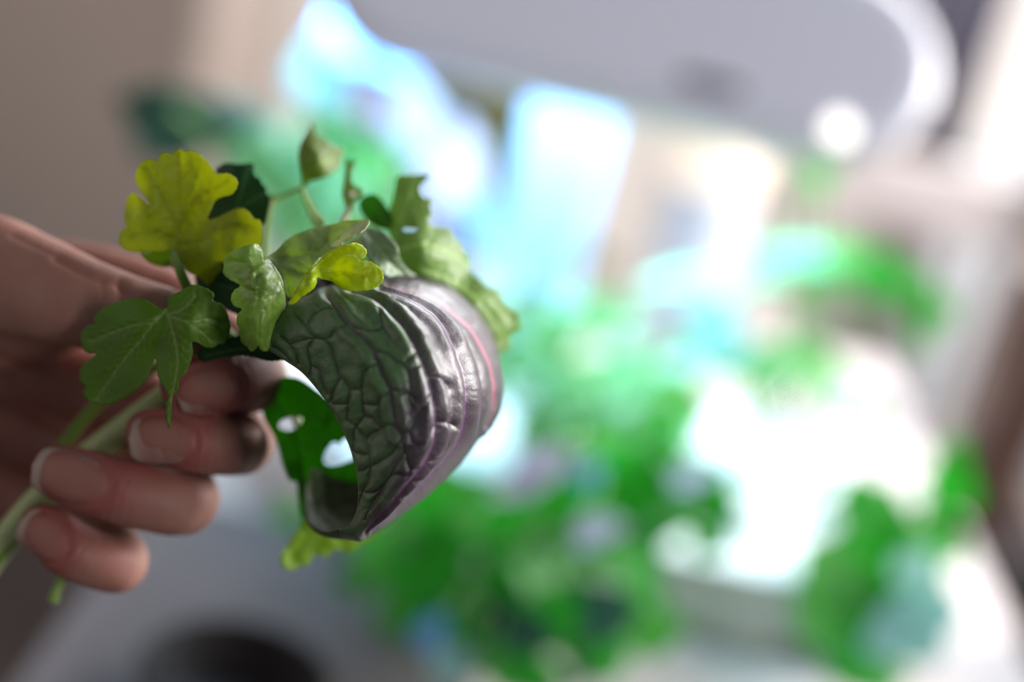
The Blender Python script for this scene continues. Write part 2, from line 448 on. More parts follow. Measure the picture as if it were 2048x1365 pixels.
# black bowl at the near left corner of the table
BZ = TZ + 0.003
t_b = mesh_obj('bowl', *lathe(-0.095, 0.585, [(0, BZ), (0.030, BZ), (0.032, BZ + 0.004), (0.044, BZ + 0.02), (0.047, BZ + 0.030), (0.044, BZ + 0.030), (0.040, BZ + 0.02), (0.030, BZ + 0.008), (0, BZ + 0.007)]),
               plain('black_glaze', (0.008, 0.006, 0.007), 0.6, 0.2, 0.02, 5))
tag(t_b, 'low black bowl on the near left corner of the table', 'bowl')

# olive houseplant on the floor behind the table
def blade(L, Wd, nl=14, nw=8, cup=0.18, droop=0.25, serr=0.0, lobes=0, seed=0, wave=0.03):
    """leaf surface in its own frame: base at 0, along +x, faces +z"""
    rnd = random.Random(seed); ph = rnd.uniform(0, 6)
    V = []
    for i in range(nl):
        u = i / (nl - 1)
        prof = math.sin(math.pi * min(1, u ** 0.75 * 1.0)) ** 0.8 if 0 < u < 1 else 0.02
        if lobes: prof *= 0.72 + 0.28 * abs(math.sin(u * math.pi * lobes + ph * 0.1)) * 1.1
        if serr: prof *= 1 + serr * (i % 2)
        for k in range(nw):
            s = k / (nw - 1) * 2 - 1
            x = u * L; y = s * prof * Wd / 2
            z = cup * abs(y) - droop * L * u * u + wave * L * math.sin(u * 9 + ph + s * 2) * abs(s)
            V.append((x - 0.12 * L * abs(s) * prof, y, z))
    Fc = [(i * nw + k, i * nw + k + 1, (i + 1) * nw + k + 1, (i + 1) * nw + k) for i in range(nl - 1) for k in range(nw - 1)]
    return np.array(V), [f[::-1] for f in Fc]
def frame(d, n):
    d = np.asarray(d, float); d = d / np.linalg.norm(d); n = np.asarray(n, float)
    n = n - d * (n @ d)
    n = n / (np.linalg.norm(n) + 1e-9); return d, np.cross(n, d), n
def put_leaf(name, base, d, n, L, Wd, mat, parent, **kw):
    V, Fc = blade(L, Wd, **kw); a, b, c = frame(d, n)
    W_ = np.asarray(base)[None] + V[:, :1] * a + V[:, 1:2] * b + V[:, 2:3] * c
    vein = np.zeros(len(V)); vein = np.exp(-(V[:, 1] / (Wd * 0.05)) ** 2) * 0.5
    return mesh_obj(name, W_, Fc, mat, parent, origin=np.asarray(base), attrs={'vein': vein})
M_olive = leaf_mat('houseplant_leaf', (0.17, 0.20, 0.030), (0.28, 0.32, 0.03), rough=0.55, tr=0.3, spec=0.25, nscale=30)
M_pot = plain('terracotta_grey_pot', srgb(120, 112, 108), 0.8, 0.2, 0.06, 10)
M_soil = plain('soil', (0.02, 0.014, 0.010), 1.0, 0.1, 0.3, 60)
t = thing('houseplant', (-0.10, 1.72, 0), 'olive green broad leaved houseplant standing on the floor behind the table', 'houseplant')
mesh_obj('pot', *lathe(-0.10, 1.72, [(0, 0), (0.12, 0), (0.15, 0.30), (0.165, 0.30), (0.165, 0.33), (0.14, 0.33), (0.135, 0.29), (0, 0.285)]), M_pot, t)
rnd = random.Random(5)
mesh_obj('trunk', *tube(catmull([(-0.10, 1.72, 0.28), (-0.11, 1.70, 0.5), (-0.09, 1.72, 0.75), (-0.10, 1.70, 1.05)], 6), 0.012), plain('bark', (0.10, 0.075, 0.03), 0.8), t)
for k in range(26):
    a = rnd.uniform(0, 6.28); z = rnd.uniform(0.72, 1.08)
    b = np.array([-0.10 + 0.03 * math.cos(a), 1.71 + 0.03 * math.sin(a), z])
    d = np.array([math.cos(a), math.sin(a) * 0.7, rnd.uniform(0.0, 0.6)])
    put_leaf('leaf', b, d, np.array([0, -0.9, 0.5]), rnd.uniform(0.13, 0.19), rnd.uniform(0.08, 0.11), M_olive, t, seed=k, droop=0.15)

# ------------------------------------------------------------------ the lit indoor garden on the table
def stadium(cx, cy, hx, hy, r, n=12):
    out = []
    for sx, sy, a0 in ((1, 1, 0), (-1, 1, 90), (-1, -1, 180), (1, -1, 270)):
        for k in range(n + 1):
            a = R(a0 + 90 * k / n)
            out.append((cx + sx * (hx - r) + r * math.cos(a), cy + sy * (hy - r) + r * math.sin(a)))
    return out
def stack(loops, close_top=True, close_bot=True):
    """loops: lists of 3D points of equal count"""
    n = len(loops[0]); V = [p for L in loops for p in L]; Fc = []
    for i in range(len(loops) - 1):
        for k in range(n):
            k2 = (k + 1) % n; Fc.append((i * n + k, i * n + k2, (i + 1) * n + k2, (i + 1) * n + k))
    if close_bot: Fc.append(tuple(range(n))[::-1])
    if close_top: Fc.append(tuple((len(loops) - 1) * n + k for k in range(n)))
    return V, Fc
TRZ = 0.85
gx_, gy_ = 0.075, 0.925
garden = thing('indoor_garden', (gx_, gy_, TZ), 'white indoor herb garden with an overhanging grow lamp on a flat post', 'indoor garden')
def tl(hx, hy, z, r): return [(x, y, z) for x, y in stadium(gx_, gy_, hx, hy, r)]
mesh_obj('tray', *stack([tl(0.221, 0.144, TZ, 0.126), tl(0.223, 0.146, TZ + 0.006, 0.128), tl(0.2155, 0.1385, TRZ - 0.006, 0.1205), tl(0.214, 0.137, TRZ, 0.12), tl(0.208, 0.131, TRZ + 0.001, 0.114), tl(0.204, 0.127, TRZ - 0.004, 0.11)]), M_white, garden, smooth=False)
mesh_obj('post', *box(-0.027, 0.037, 0.985, 1.010, TRZ - 0.004, 1.165, 0.008), plain('post_enamel', srgb(160, 178, 208), 0.45, 0.4, 0.01, 4), garden, smooth=False)
# lamp head: a rounded bar hood, face tipped up towards the room
LC = P(1266, 22, 0.86)
e1 = np.array([1.0, 0, 0]); e2 = np.array([0, 0.50, 0.866]); e3 = np.cross(e1, e2)       # e3 faces the room
def hl(hx, hy, r, o): return [tuple(LC + e1 * x + e2 * y + e3 * o) for x, y in stadium(0, 0, hx, hy, r)]
head = mesh_obj('lamp_head', *stack([hl(0.180, 0.050, 0.049, -0.034), hl(0.186, 0.056, 0.055, -0.030), hl(0.188, 0.058, 0.057, -0.004), hl(0.184, 0.054, 0.053, 0.0), hl(0.176, 0.046, 0.045, 0.0015)]), M_head, garden, smooth=False)
mesh_obj('rim', *stack([hl(0.1895, 0.0595, 0.058, -0.026), hl(0.1915, 0.0615, 0.060, -0.020), hl(0.1915, 0.0615, 0.060, -0.008), hl(0.188, 0.058, 0.057, -0.004)], False, False), M_rim, head, smooth=False)['label'] = 'pale rim'
# dark printed mark and a small lit button on the face
mk = P(1430, 155, 0.84); mk = LC + e1 * ((mk - LC) @ e1) + e2 * ((mk - LC) @ e2)
mesh_obj('printed_mark', [tuple(mk + e1 * x + e2 * y + e3 * 0.003) for x, y in stadium(0, 0, 0.019, 0.0042, 0.004, 4)], [tuple(range(20))], plain('mark_ink', srgb(86, 86, 100), 0.5), head, smooth=False)['label'] = 'dark grey printed mark'
bt = P(1688, 248, 0.84); bt = LC + e1 * ((bt - LC) @ e1) + e2 * ((bt - LC) @ e2)
Vb = []; nb_ = 20
for r_, o_ in ((0.0085, 0.0), (0.0085, 0.003), (0.0065, 0.0045)):
    Vb.append([tuple(bt + e1 * r_ * math.cos(2 * math.pi * k / nb_) + e2 * r_ * math.sin(2 * math.pi * k / nb_) + e3 * o_) for k in range(nb_)])
mesh_obj('power_button', *stack(Vb), plain('lit_button', srgb(250, 246, 240), 0.4, emit=(1.0, 0.96, 0.90), es=1.6), head)['label'] = 'warm white lit button'
# grow light panel on the underside
LP_ = LC + np.array([0, 0.048, -0.030])
mesh_obj('light_panel', *box(LP_[0] - 0.175, LP_[0] + 0.165, LP_[1] - 0.012, LP_[1] + 0.030, LP_[2] - 0.004, LP_[2] + 0.004, 0.003), emit_mat('grow_light', (0.55, 0.78, 1.0), 4), garden, smooth=False)
mesh_obj('hood_arm', *box(-0.020, 0.030, LC[1] + 0.012, 1.000, 1.135, 1.160, 0.004), M_head, garden, smooth=False)
gl = bpy.data.lights.new('grow_lamp_light', 'AREA'); gl.shape = 'RECTANGLE'; gl.size = 0.35; gl.size_y = 0.05; gl.energy = 1.9; gl.color = (0.42, 0.76, 1.0); gl.spread = R(180)
go_ = bpy.data.objects.new('grow_lamp_light', gl); link(go_); go_.location = (LP_ + np.array([-0.02, 0.006, -0.008])).tolist()

M_g1 = leaf_mat('garden_leaf_mid', (0.07, 0.36, 0.06), (0.10, 0.50, 0.05), rough=0.45, tr=0.35, nscale=60)
M_g2 = leaf_mat('garden_leaf_deep', (0.012, 0.22, 0.012), (0.02, 0.48, 0.012), rough=0.45, tr=0.4, nscale=60)
M_g3 = leaf_mat('garden_leaf_pale', (0.32, 0.76, 0.46), (0.25, 0.68, 0.24), rough=0.45, tr=0.35, nscale=60)
M_k1 = leaf_mat('lamp_teal_leaf', (0.26, 0.52, 0.54), (0.25, 0.55, 0.45), rough=0.5, tr=0.3, nscale=40)  # cool grow-lamp reflection put into the leaf colour
M_k2 = leaf_mat('dusky_leaf', (0.015, 0.085, 0.06), (0.02, 0.10, 0.05), rough=0.5, tr=0.2, nscale=40)
M_k3 = leaf_mat('lamp_lilac_leaf', (0.62, 0.60, 0.80), (0.5, 0.55, 0.75), rough=0.5, tr=0.25, nscale=40)  # overexposed lamp light painted as a lilac leaf colour
M_k4 = leaf_mat('lamp_blue_leaf', (0.12, 0.34, 0.72), (0.15, 0.40, 0.70), rough=0.5, tr=0.25, nscale=40)  # blue of the grow lamp painted into the leaf
M_gs = plain('garden_stem', (0.12, 0.32, 0.07), 0.5)
KM = {'1': M_g1, '2': M_g2, '3': M_g3, 'b': M_k1, 'd': M_k2, 'l': M_k3, 'u': M_k4}
def gplant(label, base, leaves, group=None, seed=1, name='herb_plant', cat='herb plant', sr=0.0014, z0=TRZ, lean=0.0):
    """leaves: (px, py, distance m, length mm, width mm, angle in the picture deg, facing up 0..1, kind)"""
    rnd = random.Random(seed)
    b0 = np.array([base[0], base[1], z0])
    t = thing(name, b0, label, cat, group)
    for i, (px, py, d, L, Wd, ang, up, kd) in enumerate(leaves):
        c = P(px, py, d); L /= 1000; Wd /= 1000
        a = R(ang); dr = CR * math.cos(a) + CU * math.sin(a) + FW * rnd.uniform(-0.4, 0.4)
        n = np.array([lean + rnd.uniform(-0.2, 0.2), 0, up]) + (-FW) * (1.05 - up)
        f = frame(dr, n); st = c - f[0] * L * 0.5
        put_leaf('leaf', st, dr, n, L, Wd, KM[kd], t, seed=seed * 31 + i, serr=0.08, droop=0.12)
        mid = b0 * 0.45 + st * 0.55 + np.array([rnd.uniform(-.01, .01), rnd.uniform(-.01, .01), 0.02])
        if i % 2 == 0 or len(leaves) < 12:
            V, Fc = tube(catmull([b0 + np.array([rnd.uniform(-.008, .008), rnd.uniform(-.008, .008), 0]), mid, st + f[0] * L * 0.08], 6), np.linspace(sr * 1.5, sr, 13), 6)
            mesh_obj('stem', V, Fc, M_gs, t)
    return t
def scatter(n, reg, seed, d0, d1, L0, L1, kinds, up=(0.2, 0.9), ang=None):
    rnd = random.Random(seed); out = []
    cx, cy, rx, ry = reg
    while len(out) < n:
        x, y = rnd.uniform(-1, 1), rnd.uniform(-1, 1)
        if x * x + y * y > 1: continue
        L = rnd.uniform(L0, L1)
        out.append((cx + x * rx, cy + y * ry, rnd.uniform(d0, d1), L, L * rnd.uniform(0.6, 0.85), rnd.uniform(0, 360) if ang is None else ang + rnd.uniform(-35, 35), rnd.uniform(*up), rnd.choice(kinds)))
    return out
# tall broad-leaved plant at the left end, reaching up past the lamp
gplant('tall broad leaved plant at the left end of the garden, reaching up to the lamp', (-0.075, 0.93), [
    (500, 330, 0.91, 60, 50, 250, 0.6, '3'), (600, 310, 0.92, 60, 50, 300, 0.6, '3'), (550, 430, 0.92, 60, 46, 240, 0.6, '3'), (690, 420, 0.93, 60, 46, 240, 0.6, '3'),
    (285, 205, 0.80, 40, 20, 170, 0.2, 'd'), (350, 225, 0.81, 55, 36, 20, 0.3, 'd'), (330, 290, 0.82, 45, 26, 200, 0.3, 'd'), (430, 250, 0.82, 52, 30, 10, 0.35, 'd'),
    (480, 235, 0.83, 44, 26, 5, 0.3, 'b'), (520, 320, 0.93, 70, 56, 300, 0.8, '3'), (450, 290, 0.86, 44, 26, 340, 0.5, '1'),
    (560, 380, 0.93, 74, 56, 280, 0.8, '3'), (630, 135, 0.90, 50, 40, 80, 0.6, 'b'), (730, 110, 0.93, 72, 50, 320, 0.6, 'u'), (800, 160, 0.93, 54, 34, 300, 0.6, 'u'), (690, 170, 0.92, 50, 34, 340, 0.6, 'u'),
    (780, 240, 0.86, 70, 46, 320, 0.5, 'l'), (850, 280, 0.87, 82, 62, 310, 0.55, 'l'), (920, 380, 0.87, 90, 62, 290, 0.5, 'l'), (850, 420, 0.88, 70, 50, 250, 0.5, 'l'),
    (680, 250, 0.92, 70, 52, 200, 0.75, '3'), (720, 340, 0.93, 70, 50, 240, 0.7, '3'), (650, 400, 0.94, 76, 60, 260, 0.8, '3'), (760, 290, 0.88, 40, 20, 30, 0.5, '1'),
    (980, 470, 0.88, 56, 40, 300, 0.5, 'u'), (1000, 560, 0.88, 46, 36, 280, 0.6, 'b'), (600, 460, 0.94, 60, 46, 260, 0.7, '3')], seed=3, name='broad_leaf_plant', cat='garden plant', sr=0.003, lean=0.85)
# mint-lit herbs in the middle of the tray
gplant('bushy pale green herb at the foot of the post in the indoor garden', (0.03, 0.90),
       scatter(46, (1200, 770, 190, 170), 11, 0.84, 0.98, 26, 44, '33311', (0.5, 1.0)) + scatter(12, (1010, 700, 90, 110), 12, 0.82, 0.9, 26, 40, '331', (0.5, 1.0)), seed=12)
gplant('dark green bushy herb spilling over the front rim of the tray', (0.035, 0.83),
       scatter(64, (1010, 1150, 300, 190), 21, 0.72, 0.82, 22, 40, '22221', (0.0, 0.7)) + scatter(12, (1080, 1280, 200, 90), 24, 0.70, 0.74, 24, 36, 'd2', (0.0, 0.3)) + [(575, 1030, 0.79, 22, 18, 200, 0.3, '1')] + scatter(20, (1330, 1000, 150, 110), 22, 0.80, 0.86, 22, 34, '22', (0.0, 0.35)) + scatter(16, (1405, 1000, 45, 110), 23, 0.82, 0.88, 22, 30, '2', (0.0, 0.2))
       + [(1320, 1260, 0.72, 34, 24, 20, 0.3, '1'), (760, 1120, 0.74, 44, 30, 250, 0.2, '1'), (860, 1010, 0.76, 50, 34, 250, 0.4, '1'), (800, 1200, 0.76, 40, 18, 270, 0.2, '1'), (1060, 1290, 0.74, 36, 26, 270, 0.2, '2')], seed=22)
# added pale leaves standing in for bright highlights on the foliage
gplant('added seedling, its pale leaves standing in for highlights at the front of the tray', (0.09, 0.86),
       [(1200, 1060, 0.705, 28, 26, 20, 0.75, 'l'), (1095, 925, 0.705, 32, 28, 30, 0.75, 'l'), (1030, 970, 0.705, 28, 24, 200, 0.75, 'l'), (1180, 945, 0.74, 20, 16, 40, 0.9, 'u'),
        (1390, 950, 0.76, 26, 22, 20, 0.8, 'l'), (1320, 1030, 0.82, 18, 15, 60, 0.9, 'l'), (1310, 1095, 0.82, 16, 14, 60, 0.9, '3'), (865, 1260, 0.705, 22, 18, 60, 0.8, 'u'), (905, 1325, 0.70, 22, 18, 60, 0.8, 'b'),
        (880, 980, 0.80, 30, 24, 60, 1.0, 'b')], seed=31, name='seedling', cat='seedling')
gplant('leafy herb at the right of the garden with drooping deep green tips', (0.20, 1.00),
       [(1590, 510, 0.95, 52, 32, 170, 0.7, '3'), (1640, 545, 0.95, 46, 28, 200, 0.5, '1'), (1530, 540, 0.95, 44, 26, 220, 0.5, '3'), (1720, 520, 0.95, 46, 24, 340, 0.5, '1'), (1790, 560, 0.94, 50, 28, 330, 0.2, '2'),
        (1850, 610, 0.94, 44, 22, 300, 0.1, '2'), (1740, 575, 0.94, 34, 18, 280, 0.2, '2'), (1840, 670, 0.94, 34, 12, 270, 0.1, '2'), (1895, 625, 0.94, 26, 14, 320, 0.1, '2'),
        (1480, 740, 0.93, 44, 26, 170, 0.6, '1'), (1560, 720, 0.93, 46, 28, 20, 0.6, '1'), (1650, 740, 0.93, 44, 28, 340, 0.5, '1'), (1690, 800, 0.93, 42, 32, 300, 0.7, '3'), (1750, 830, 0.93, 26, 12, 290, 0.2, '2'),
        (1420, 700, 0.93, 50, 30, 210, 0.5, 'b'), (1400, 640, 0.94, 44, 30, 200, 0.6, 'b'), (1340, 560, 0.95, 44, 30, 180, 0.8, '3')], seed=41)
gplant('slender shoot with one bright round leaf just under the right of the lamp', (0.235, 0.95),
       [(1555, 285, 0.88, 40, 36, 200, 0.7, 'l'), (1610, 300, 0.88, 40, 30, 320, 0.6, '3'), (1640, 345, 0.88, 32, 22, 280, 0.4, '1')], seed=43, name='seedling', cat='seedling')
# herb in its own pot at the right front
px_, py_ = G(1700, 1330, TZ)[:2]
pt = P(1745, 1500, 0.80); bx, by = pt[0], pt[1]
hp = gplant('green herb hanging over the front right of the table, beside the tray', (0.245, 0.80),
       scatter(34, (1745, 1170, 130, 190), 51, 0.78, 0.88, 24, 42, '2211', (0.0, 0.6)) + scatter(6, (1830, 1210, 70, 110), 52, 0.77, 0.8, 26, 38, 'b', (0.3, 0.8))
       + scatter(6, (1890, 980, 30, 130), 53, 0.86, 0.92, 26, 36, '2', (0.1, 0.5), ang=80), seed=52, z0=TZ + 0.055)
mesh_obj('pot', *lathe(0.245, 0.80, [(0, TZ), (0.026, TZ), (0.036, TZ + 0.058), (0.038, TZ + 0.060), (0.034, TZ + 0.060), (0.032, TZ + 0.052), (0, TZ + 0.052)]), M_white, hp)
# white lids added on the tray as bright spots between the leaves
pods = [(-0.10, 0.85), (-0.06, 0.99), (0.02, 0.84), (0.11, 0.86), (0.13, 0.93), (0.18, 0.87), (0.19, 0.95), (0.24, 0.91), (0.10, 1.01), (0.25, 0.99)]
lab = ['leftmost in the front row', 'at the back left behind the tall plant', 'under the dark green herb at the front', 'under the seedling in the middle', 'in the middle of the tray', 'front row, right of the middle',
       'between the middle and the right end', 'nearest the round right end', 'at the back beside the post', 'at the back of the right end']
for (x, y), l_ in zip(pods, lab):
    o = mesh_obj('added_lid', *lathe(x, y, [(0, TRZ - 0.004), (0.021, TRZ - 0.004), (0.022, TRZ + 0.006), (0.019, TRZ + 0.009), (0, TRZ + 0.010)], 20), M_white)
    tag(o, 'added round white lid on the tray, ' + l_, 'planting lid', 'planting lids on the tray')
# ------------------------------------------------------------------ the held bundle: lobed leaves
def crop(pts, ox, oy, s):
    return [(ox + x / s, oy + y / s) for x, y in pts]
C1 = (230, 290, 4.136); C2 = (150, 560, 4.136); C3 = (430, 420, 4.549)
C4 = (500, 230, 5.935); C5 = (700, 330, 3.5); C6 = (520, 700, 3.035); C7 = (540, 560, 2.574)

def leaf(name, outline, cps, veins, mat, parent, holes=(), step=4.0, vw=2.2, groove=0.35, pucker=0.35,
         pscale=34, thick=0.22, seed=0.0, teeth=0.7, folds=()):
    """lobed leaf blade from its real outline, bent in depth through control points (px, py, mm)"""
    rnd = random.Random(int(seed * 10) + 7)
    B = catmull(outline, 3.0, closed=True)
    if teeth:
        n = len(B); c = B.mean(0); ph = 0.0
        for i in range(n):
            nx = B[(i + 1) % n] - B[i - 1]; nn = np.array([nx[1], -nx[0]]); nn /= np.hypot(*nn) + 1e-9
            B[i] = B[i] + nn * teeth * (math.sin(i * 1.9 + seed) * 0.5 + rnd.uniform(-0.5, 0.5))
    H = [catmull(h, 3.0, closed=True) for h in holes]
    x0, y0 = B.min(0); x1, y1 = B.max(0)
    gx, gy = np.meshgrid(np.arange(x0, x1, step), np.arange(y0, y1, step * 0.87))
    gx = gx + (np.arange(gx.shape[0]) % 2)[:, None] * step * 0.5
    Q = np.stack([gx.ravel(), gy.ravel()], 1)
    Q = Q[in_poly(Q, B)]
    for h in H: Q = Q[~in_poly(Q, h)]
    Q = Q[dist_lines(Q, [np.vstack([B, B[:1]])]) > step * 0.45]
    for h in H: Q = Q[dist_lines(Q, [np.vstack([h, h[:1]])]) > step * 0.45]
    pts = [Vector(b) for b in B]; ed = [(i, (i + 1) % len(B)) for i in range(len(B))]
    for h in H:
        k = len(pts); pts += [Vector(b) for b in h]; ed += [(k + i, k + (i + 1) % len(h)) for i in range(len(h))]
    pts += [Vector(q) for q in Q]
    r = delaunay_2d_cdt(pts, ed, [], 0, 1e-5)
    V = np.array([tuple(v) for v in r[0]]); T = np.array([tuple(f) for f in r[2] if len(f) == 3])
    cen = V[T].mean(1); ok = in_poly(cen, B)
    for h in H: ok &= ~in_poly(cen, h)
    T = T[ok]
    vl = [catmull(v, 6.0) for v in veins]
    dv = dist_lines(V, vl) if vl else np.full(len(V), 99.0)
    # finer side veins branch off every main vein
    side = []
    for v in vl:
        L = len(v)
        for k in range(3, L - 1, 3):
            tdir = v[min(k + 1, L - 1)] - v[k - 1]; tdir = tdir / (np.hypot(*tdir) + 1e-9)
            ln = 10 + 26 * (1 - k / L)
            for sgn in (-1, 1):
                a = 0.75 * sgn; d = np.array([tdir[0] * math.cos(a) - tdir[1] * math.sin(a), tdir[0] * math.sin(a) + tdir[1] * math.cos(a)])
                side.append(np.array([v[k], v[k] + d * ln * 0.5 + tdir * 2, v[k] + d * ln + tdir * 7]))
    ds = dist_lines(V, side) if side else np.full(len(V), 99.0)
    z = tps(cps, V)
    z = z + groove * np.exp(-(dv / 5.0) ** 2) + groove * 0.35 * np.exp(-(ds / 3.0) ** 2)
    z = z + pucker * vnoise(V, pscale, seed) + pucker * 0.4 * vnoise(V, pscale * 0.4, seed + 5)
    for fl, amp, wd in folds:
        z = z + amp * np.exp(-(dist_lines(V, [catmull(fl, 6.0)]) / wd) ** 2)
    W = Fv(V[:, 0], V[:, 1], z)
    a, b, c = W[T[:, 0]], W[T[:, 1]], W[T[:, 2]]
    nrm = np.cross(b - a, c - a); fl = (nrm @ FW) > 0
    T[fl] = T[fl][:, ::-1]
    va = 0.75 * np.exp(-(dv / vw) ** 2) + 0.28 * np.exp(-(ds / (vw * 0.6)) ** 2)
    o = mesh_obj(name, W, T, mat, parent, attrs={'vein': np.clip(va, 0, 1)})
    so = o.modifiers.new('thickness', 'SOLIDIFY'); so.thickness = thick / 1000; so.offset = 0
    return o

M_L1 = leaf_mat('leaf_dark_green', (0.085, 0.175, 0.008), (0.20, 0.42, 0.01), vein=(0.28, 0.38, 0.12), rough=0.5, tr=0.38, spec=0.3)
M_L2 = leaf_mat('leaf_fresh_green', (0.19, 0.33, 0.05), (0.42, 0.60, 0.02), vein=(0.34, 0.46, 0.13), rough=0.36, tr=0.38, spec=0.6)
M_L3 = leaf_mat('leaf_yellow_green', (0.23, 0.29, 0.022), (0.54, 0.58, 0.025), vein=(0.24, 0.29, 0.03), rough=0.5, tr=0.55, spec=0.25)
M_L5 = leaf_mat('leaf_bright_lime', (0.34, 0.48, 0.008), (0.66, 0.72, 0.01), vein=(0.50, 0.55, 0.05), rough=0.4, tr=0.5, spec=0.4)
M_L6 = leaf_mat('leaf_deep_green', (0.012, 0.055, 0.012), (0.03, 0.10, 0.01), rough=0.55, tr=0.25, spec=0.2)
M_L7 = leaf_mat('leaf_olive_green', (0.15, 0.24, 0.03), (0.30, 0.42, 0.02), rough=0.5, tr=0.45, spec=0.4)
M_L9 = leaf_mat('celery_leaf_green', (0.22, 0.36, 0.085), (0.34, 0.54, 0.07), rough=0.45, tr=0.42, spec=0.4)
M_L9b = leaf_mat('celery_leaf_underside', (0.19, 0.28, 0.15), (0.22, 0.34, 0.10), rough=0.45, tr=0.3, spec=0.5)
M_L10 = leaf_mat('leaf_forest_green', (0.045, 0.15, 0.006), (0.12, 0.40, 0.006), rough=0.5, tr=0.5, spec=0.25)
M_L11 = leaf_mat('leaf_lime_green', (0.20, 0.34, 0.02), (0.40, 0.56, 0.02), rough=0.5, tr=0.5, spec=0.3)
M_stem = plain('pale_green_stem', (0.42, 0.50, 0.22), 0.4, 0.5, 0.10, 60)
M_stem2 = plain('green_stem', (0.17, 0.28, 0.035), 0.4, 0.5, 0.10, 60)
M_stem3 = plain('whitish_stem', (0.46, 0.46, 0.30), 0.4, 0.5, 0.08, 60)

def sprig(label, base, group=None, name='herb_sprig', cat='herb sprig'):
    return thing(name, F(*base), label, cat, group)
def stem(pts, r0, r1, mat, parent, name='stem'):
    v, f = fstem(pts, r0, r1); return mesh_obj(name, v, f, mat, parent)

# dark lobed leaf hanging over the fingertips
s1 = sprig('dark green lobed herb leaf hanging lowest over the thumb and index fingertip, nearest the palm', (420, 700, 30))
o1 = crop([(755, 245), (700, 230), (650, 205), (600, 170), (520, 155), (430, 165), (330, 190), (240, 230), (175, 290),
           (155, 330), (165, 365), (110, 375), (60, 420), (45, 490), (65, 560), (110, 605), (175, 610), (120, 660),
           (60, 710), (38, 790), (50, 850), (85, 880), (70, 940), (100, 990), (160, 1020), (280, 1030), (360, 1000),
           (440, 960), (520, 900), (590, 820), (630, 720), (665, 650), (680, 720), (690, 800), (730, 880), (775, 950),
           (752, 1040), (750, 1120), (765, 1195), (778, 1230), (792, 1180), (800, 1080), (806, 965), (835, 935),
           (860, 870), (862, 820), (920, 765), (960, 670), (978, 590), (970, 515), (1030, 530), (1080, 560), (1150, 560),
           (1180, 535), (1240, 520), (1275, 450), (1285, 370), (1255, 260), (1220, 200), (1145, 175), (1150, 120),
           (1110, 80), (1060, 60), (1000, 40), (940, 55), (870, 95), (800, 130), (765, 170), (765, 220)], *C2)
leaf('leaf_blade', o1,
     [(333, 620, 6), (250, 600, 8), (195, 630, 12), (170, 680, 14), (170, 760, 15), (210, 800, 13), (270, 720, 7), (310, 700, 6),
      (350, 700, 3), (345, 780, 1), (338, 855, 2), (375, 740, 2), (380, 650, 2), (380, 580, 5), (430, 600, 7), (455, 650, 9), (430, 690, 8), (300, 640, 4)],
     [crop([(755, 250), (660, 350), (500, 372), (300, 440), (130, 510)], *C2), crop([(745, 275), (660, 350), (560, 480), (400, 670), (250, 880), (180, 990)], *C2),
      crop([(762, 275), (830, 500), (850, 680), (825, 850), (785, 1050), (778, 1200)], *C2), crop([(768, 290), (900, 240), (1000, 130)], *C2),
      crop([(768, 300), (950, 350), (1120, 330), (1230, 400)], *C2), crop([(900, 340), (1040, 430), (1130, 520)], *C2)],
     M_L1, s1, seed=1.0, vw=2.0)
stem([(333, 622, 6.3), (345, 625, 11), (372, 645, 20), (420, 690, 28), (380, 760, 42)], 0.7, 1.3, M_stem2, s1)

# sprig in the middle: folded front leaflet, pale leaflet, lime leaflet
s2 = sprig('fresh green herb sprig with folded and lime leaflets lying on the purple leaf', (470, 690, 25))
o2 = crop([(470, 440), (430, 370), (380, 310), (310, 320), (190, 355), (110, 420), (75, 470), (82, 510), (72, 560), (90, 600),
           (140, 640), (230, 690), (190, 720), (155, 770), (150, 830), (180, 880), (245, 905), (210, 950), (200, 1030),
           (225, 1080), (240, 1200), (300, 1255), (330, 1290), (370, 1270), (395, 1235), (420, 1280), (480, 1285),
           (540, 1230), (590, 1150), (625, 1020), (640, 900), (635, 780), (600, 640), (545, 540), (510, 470)], *C3)
leaf('leaflet', o2,
     [(535, 520, 4), (500, 500, -1), (455, 520, 3), (450, 555, 4), (480, 572, 0), (465, 600, 3), (485, 620, -1), (478, 660, 3), (500, 690, 2),
      (525, 600, -6), (515, 650, -5), (515, 690, -2), (545, 560, -3), (568, 600, 2), (560, 660, 4), (540, 700, 3), (535, 560, -5)],
     [crop([(500, 480), (535, 560), (490, 720), (450, 860), (380, 980), (300, 1130)], *C3), crop([(470, 450), (380, 500), (250, 480), (140, 470)], *C3),
      crop([(520, 560), (430, 560), (330, 640), (240, 660)], *C3), crop([(480, 740), (380, 740), (260, 780), (190, 840)], *C3),
      crop([(395, 950), (395, 1100), (395, 1220)], *C3), crop([(520, 700), (500, 900), (500, 1100), (470, 1230)], *C3)],
     M_L2, s2, seed=2.0, vw=1.5, pucker=0.5, pscale=20, groove=0.5, step=3.5,
     folds=[(crop([(330, 600), (360, 760), (330, 900), (290, 1000)], *C3), -1.6, 6), (crop([(250, 700), (330, 740), (400, 760)], *C3), 1.2, 6),
            (crop([(430, 370), (440, 460)], *C3), -0.8, 7)])
o4 = crop([(470, 440), (560, 370), (640, 290), (740, 225), (900, 165), (1060, 130), (1200, 95), (1400, 95), (1370, 170), (1320, 215), (1260, 240),
           (1210, 275), (1155, 295), (1140, 335), (1070, 360), (980, 420), (900, 500), (840, 590), (800, 660), (740, 720), (705, 790), (670, 800),
           (630, 760), (620, 650), (580, 560), (520, 480)], *C3)
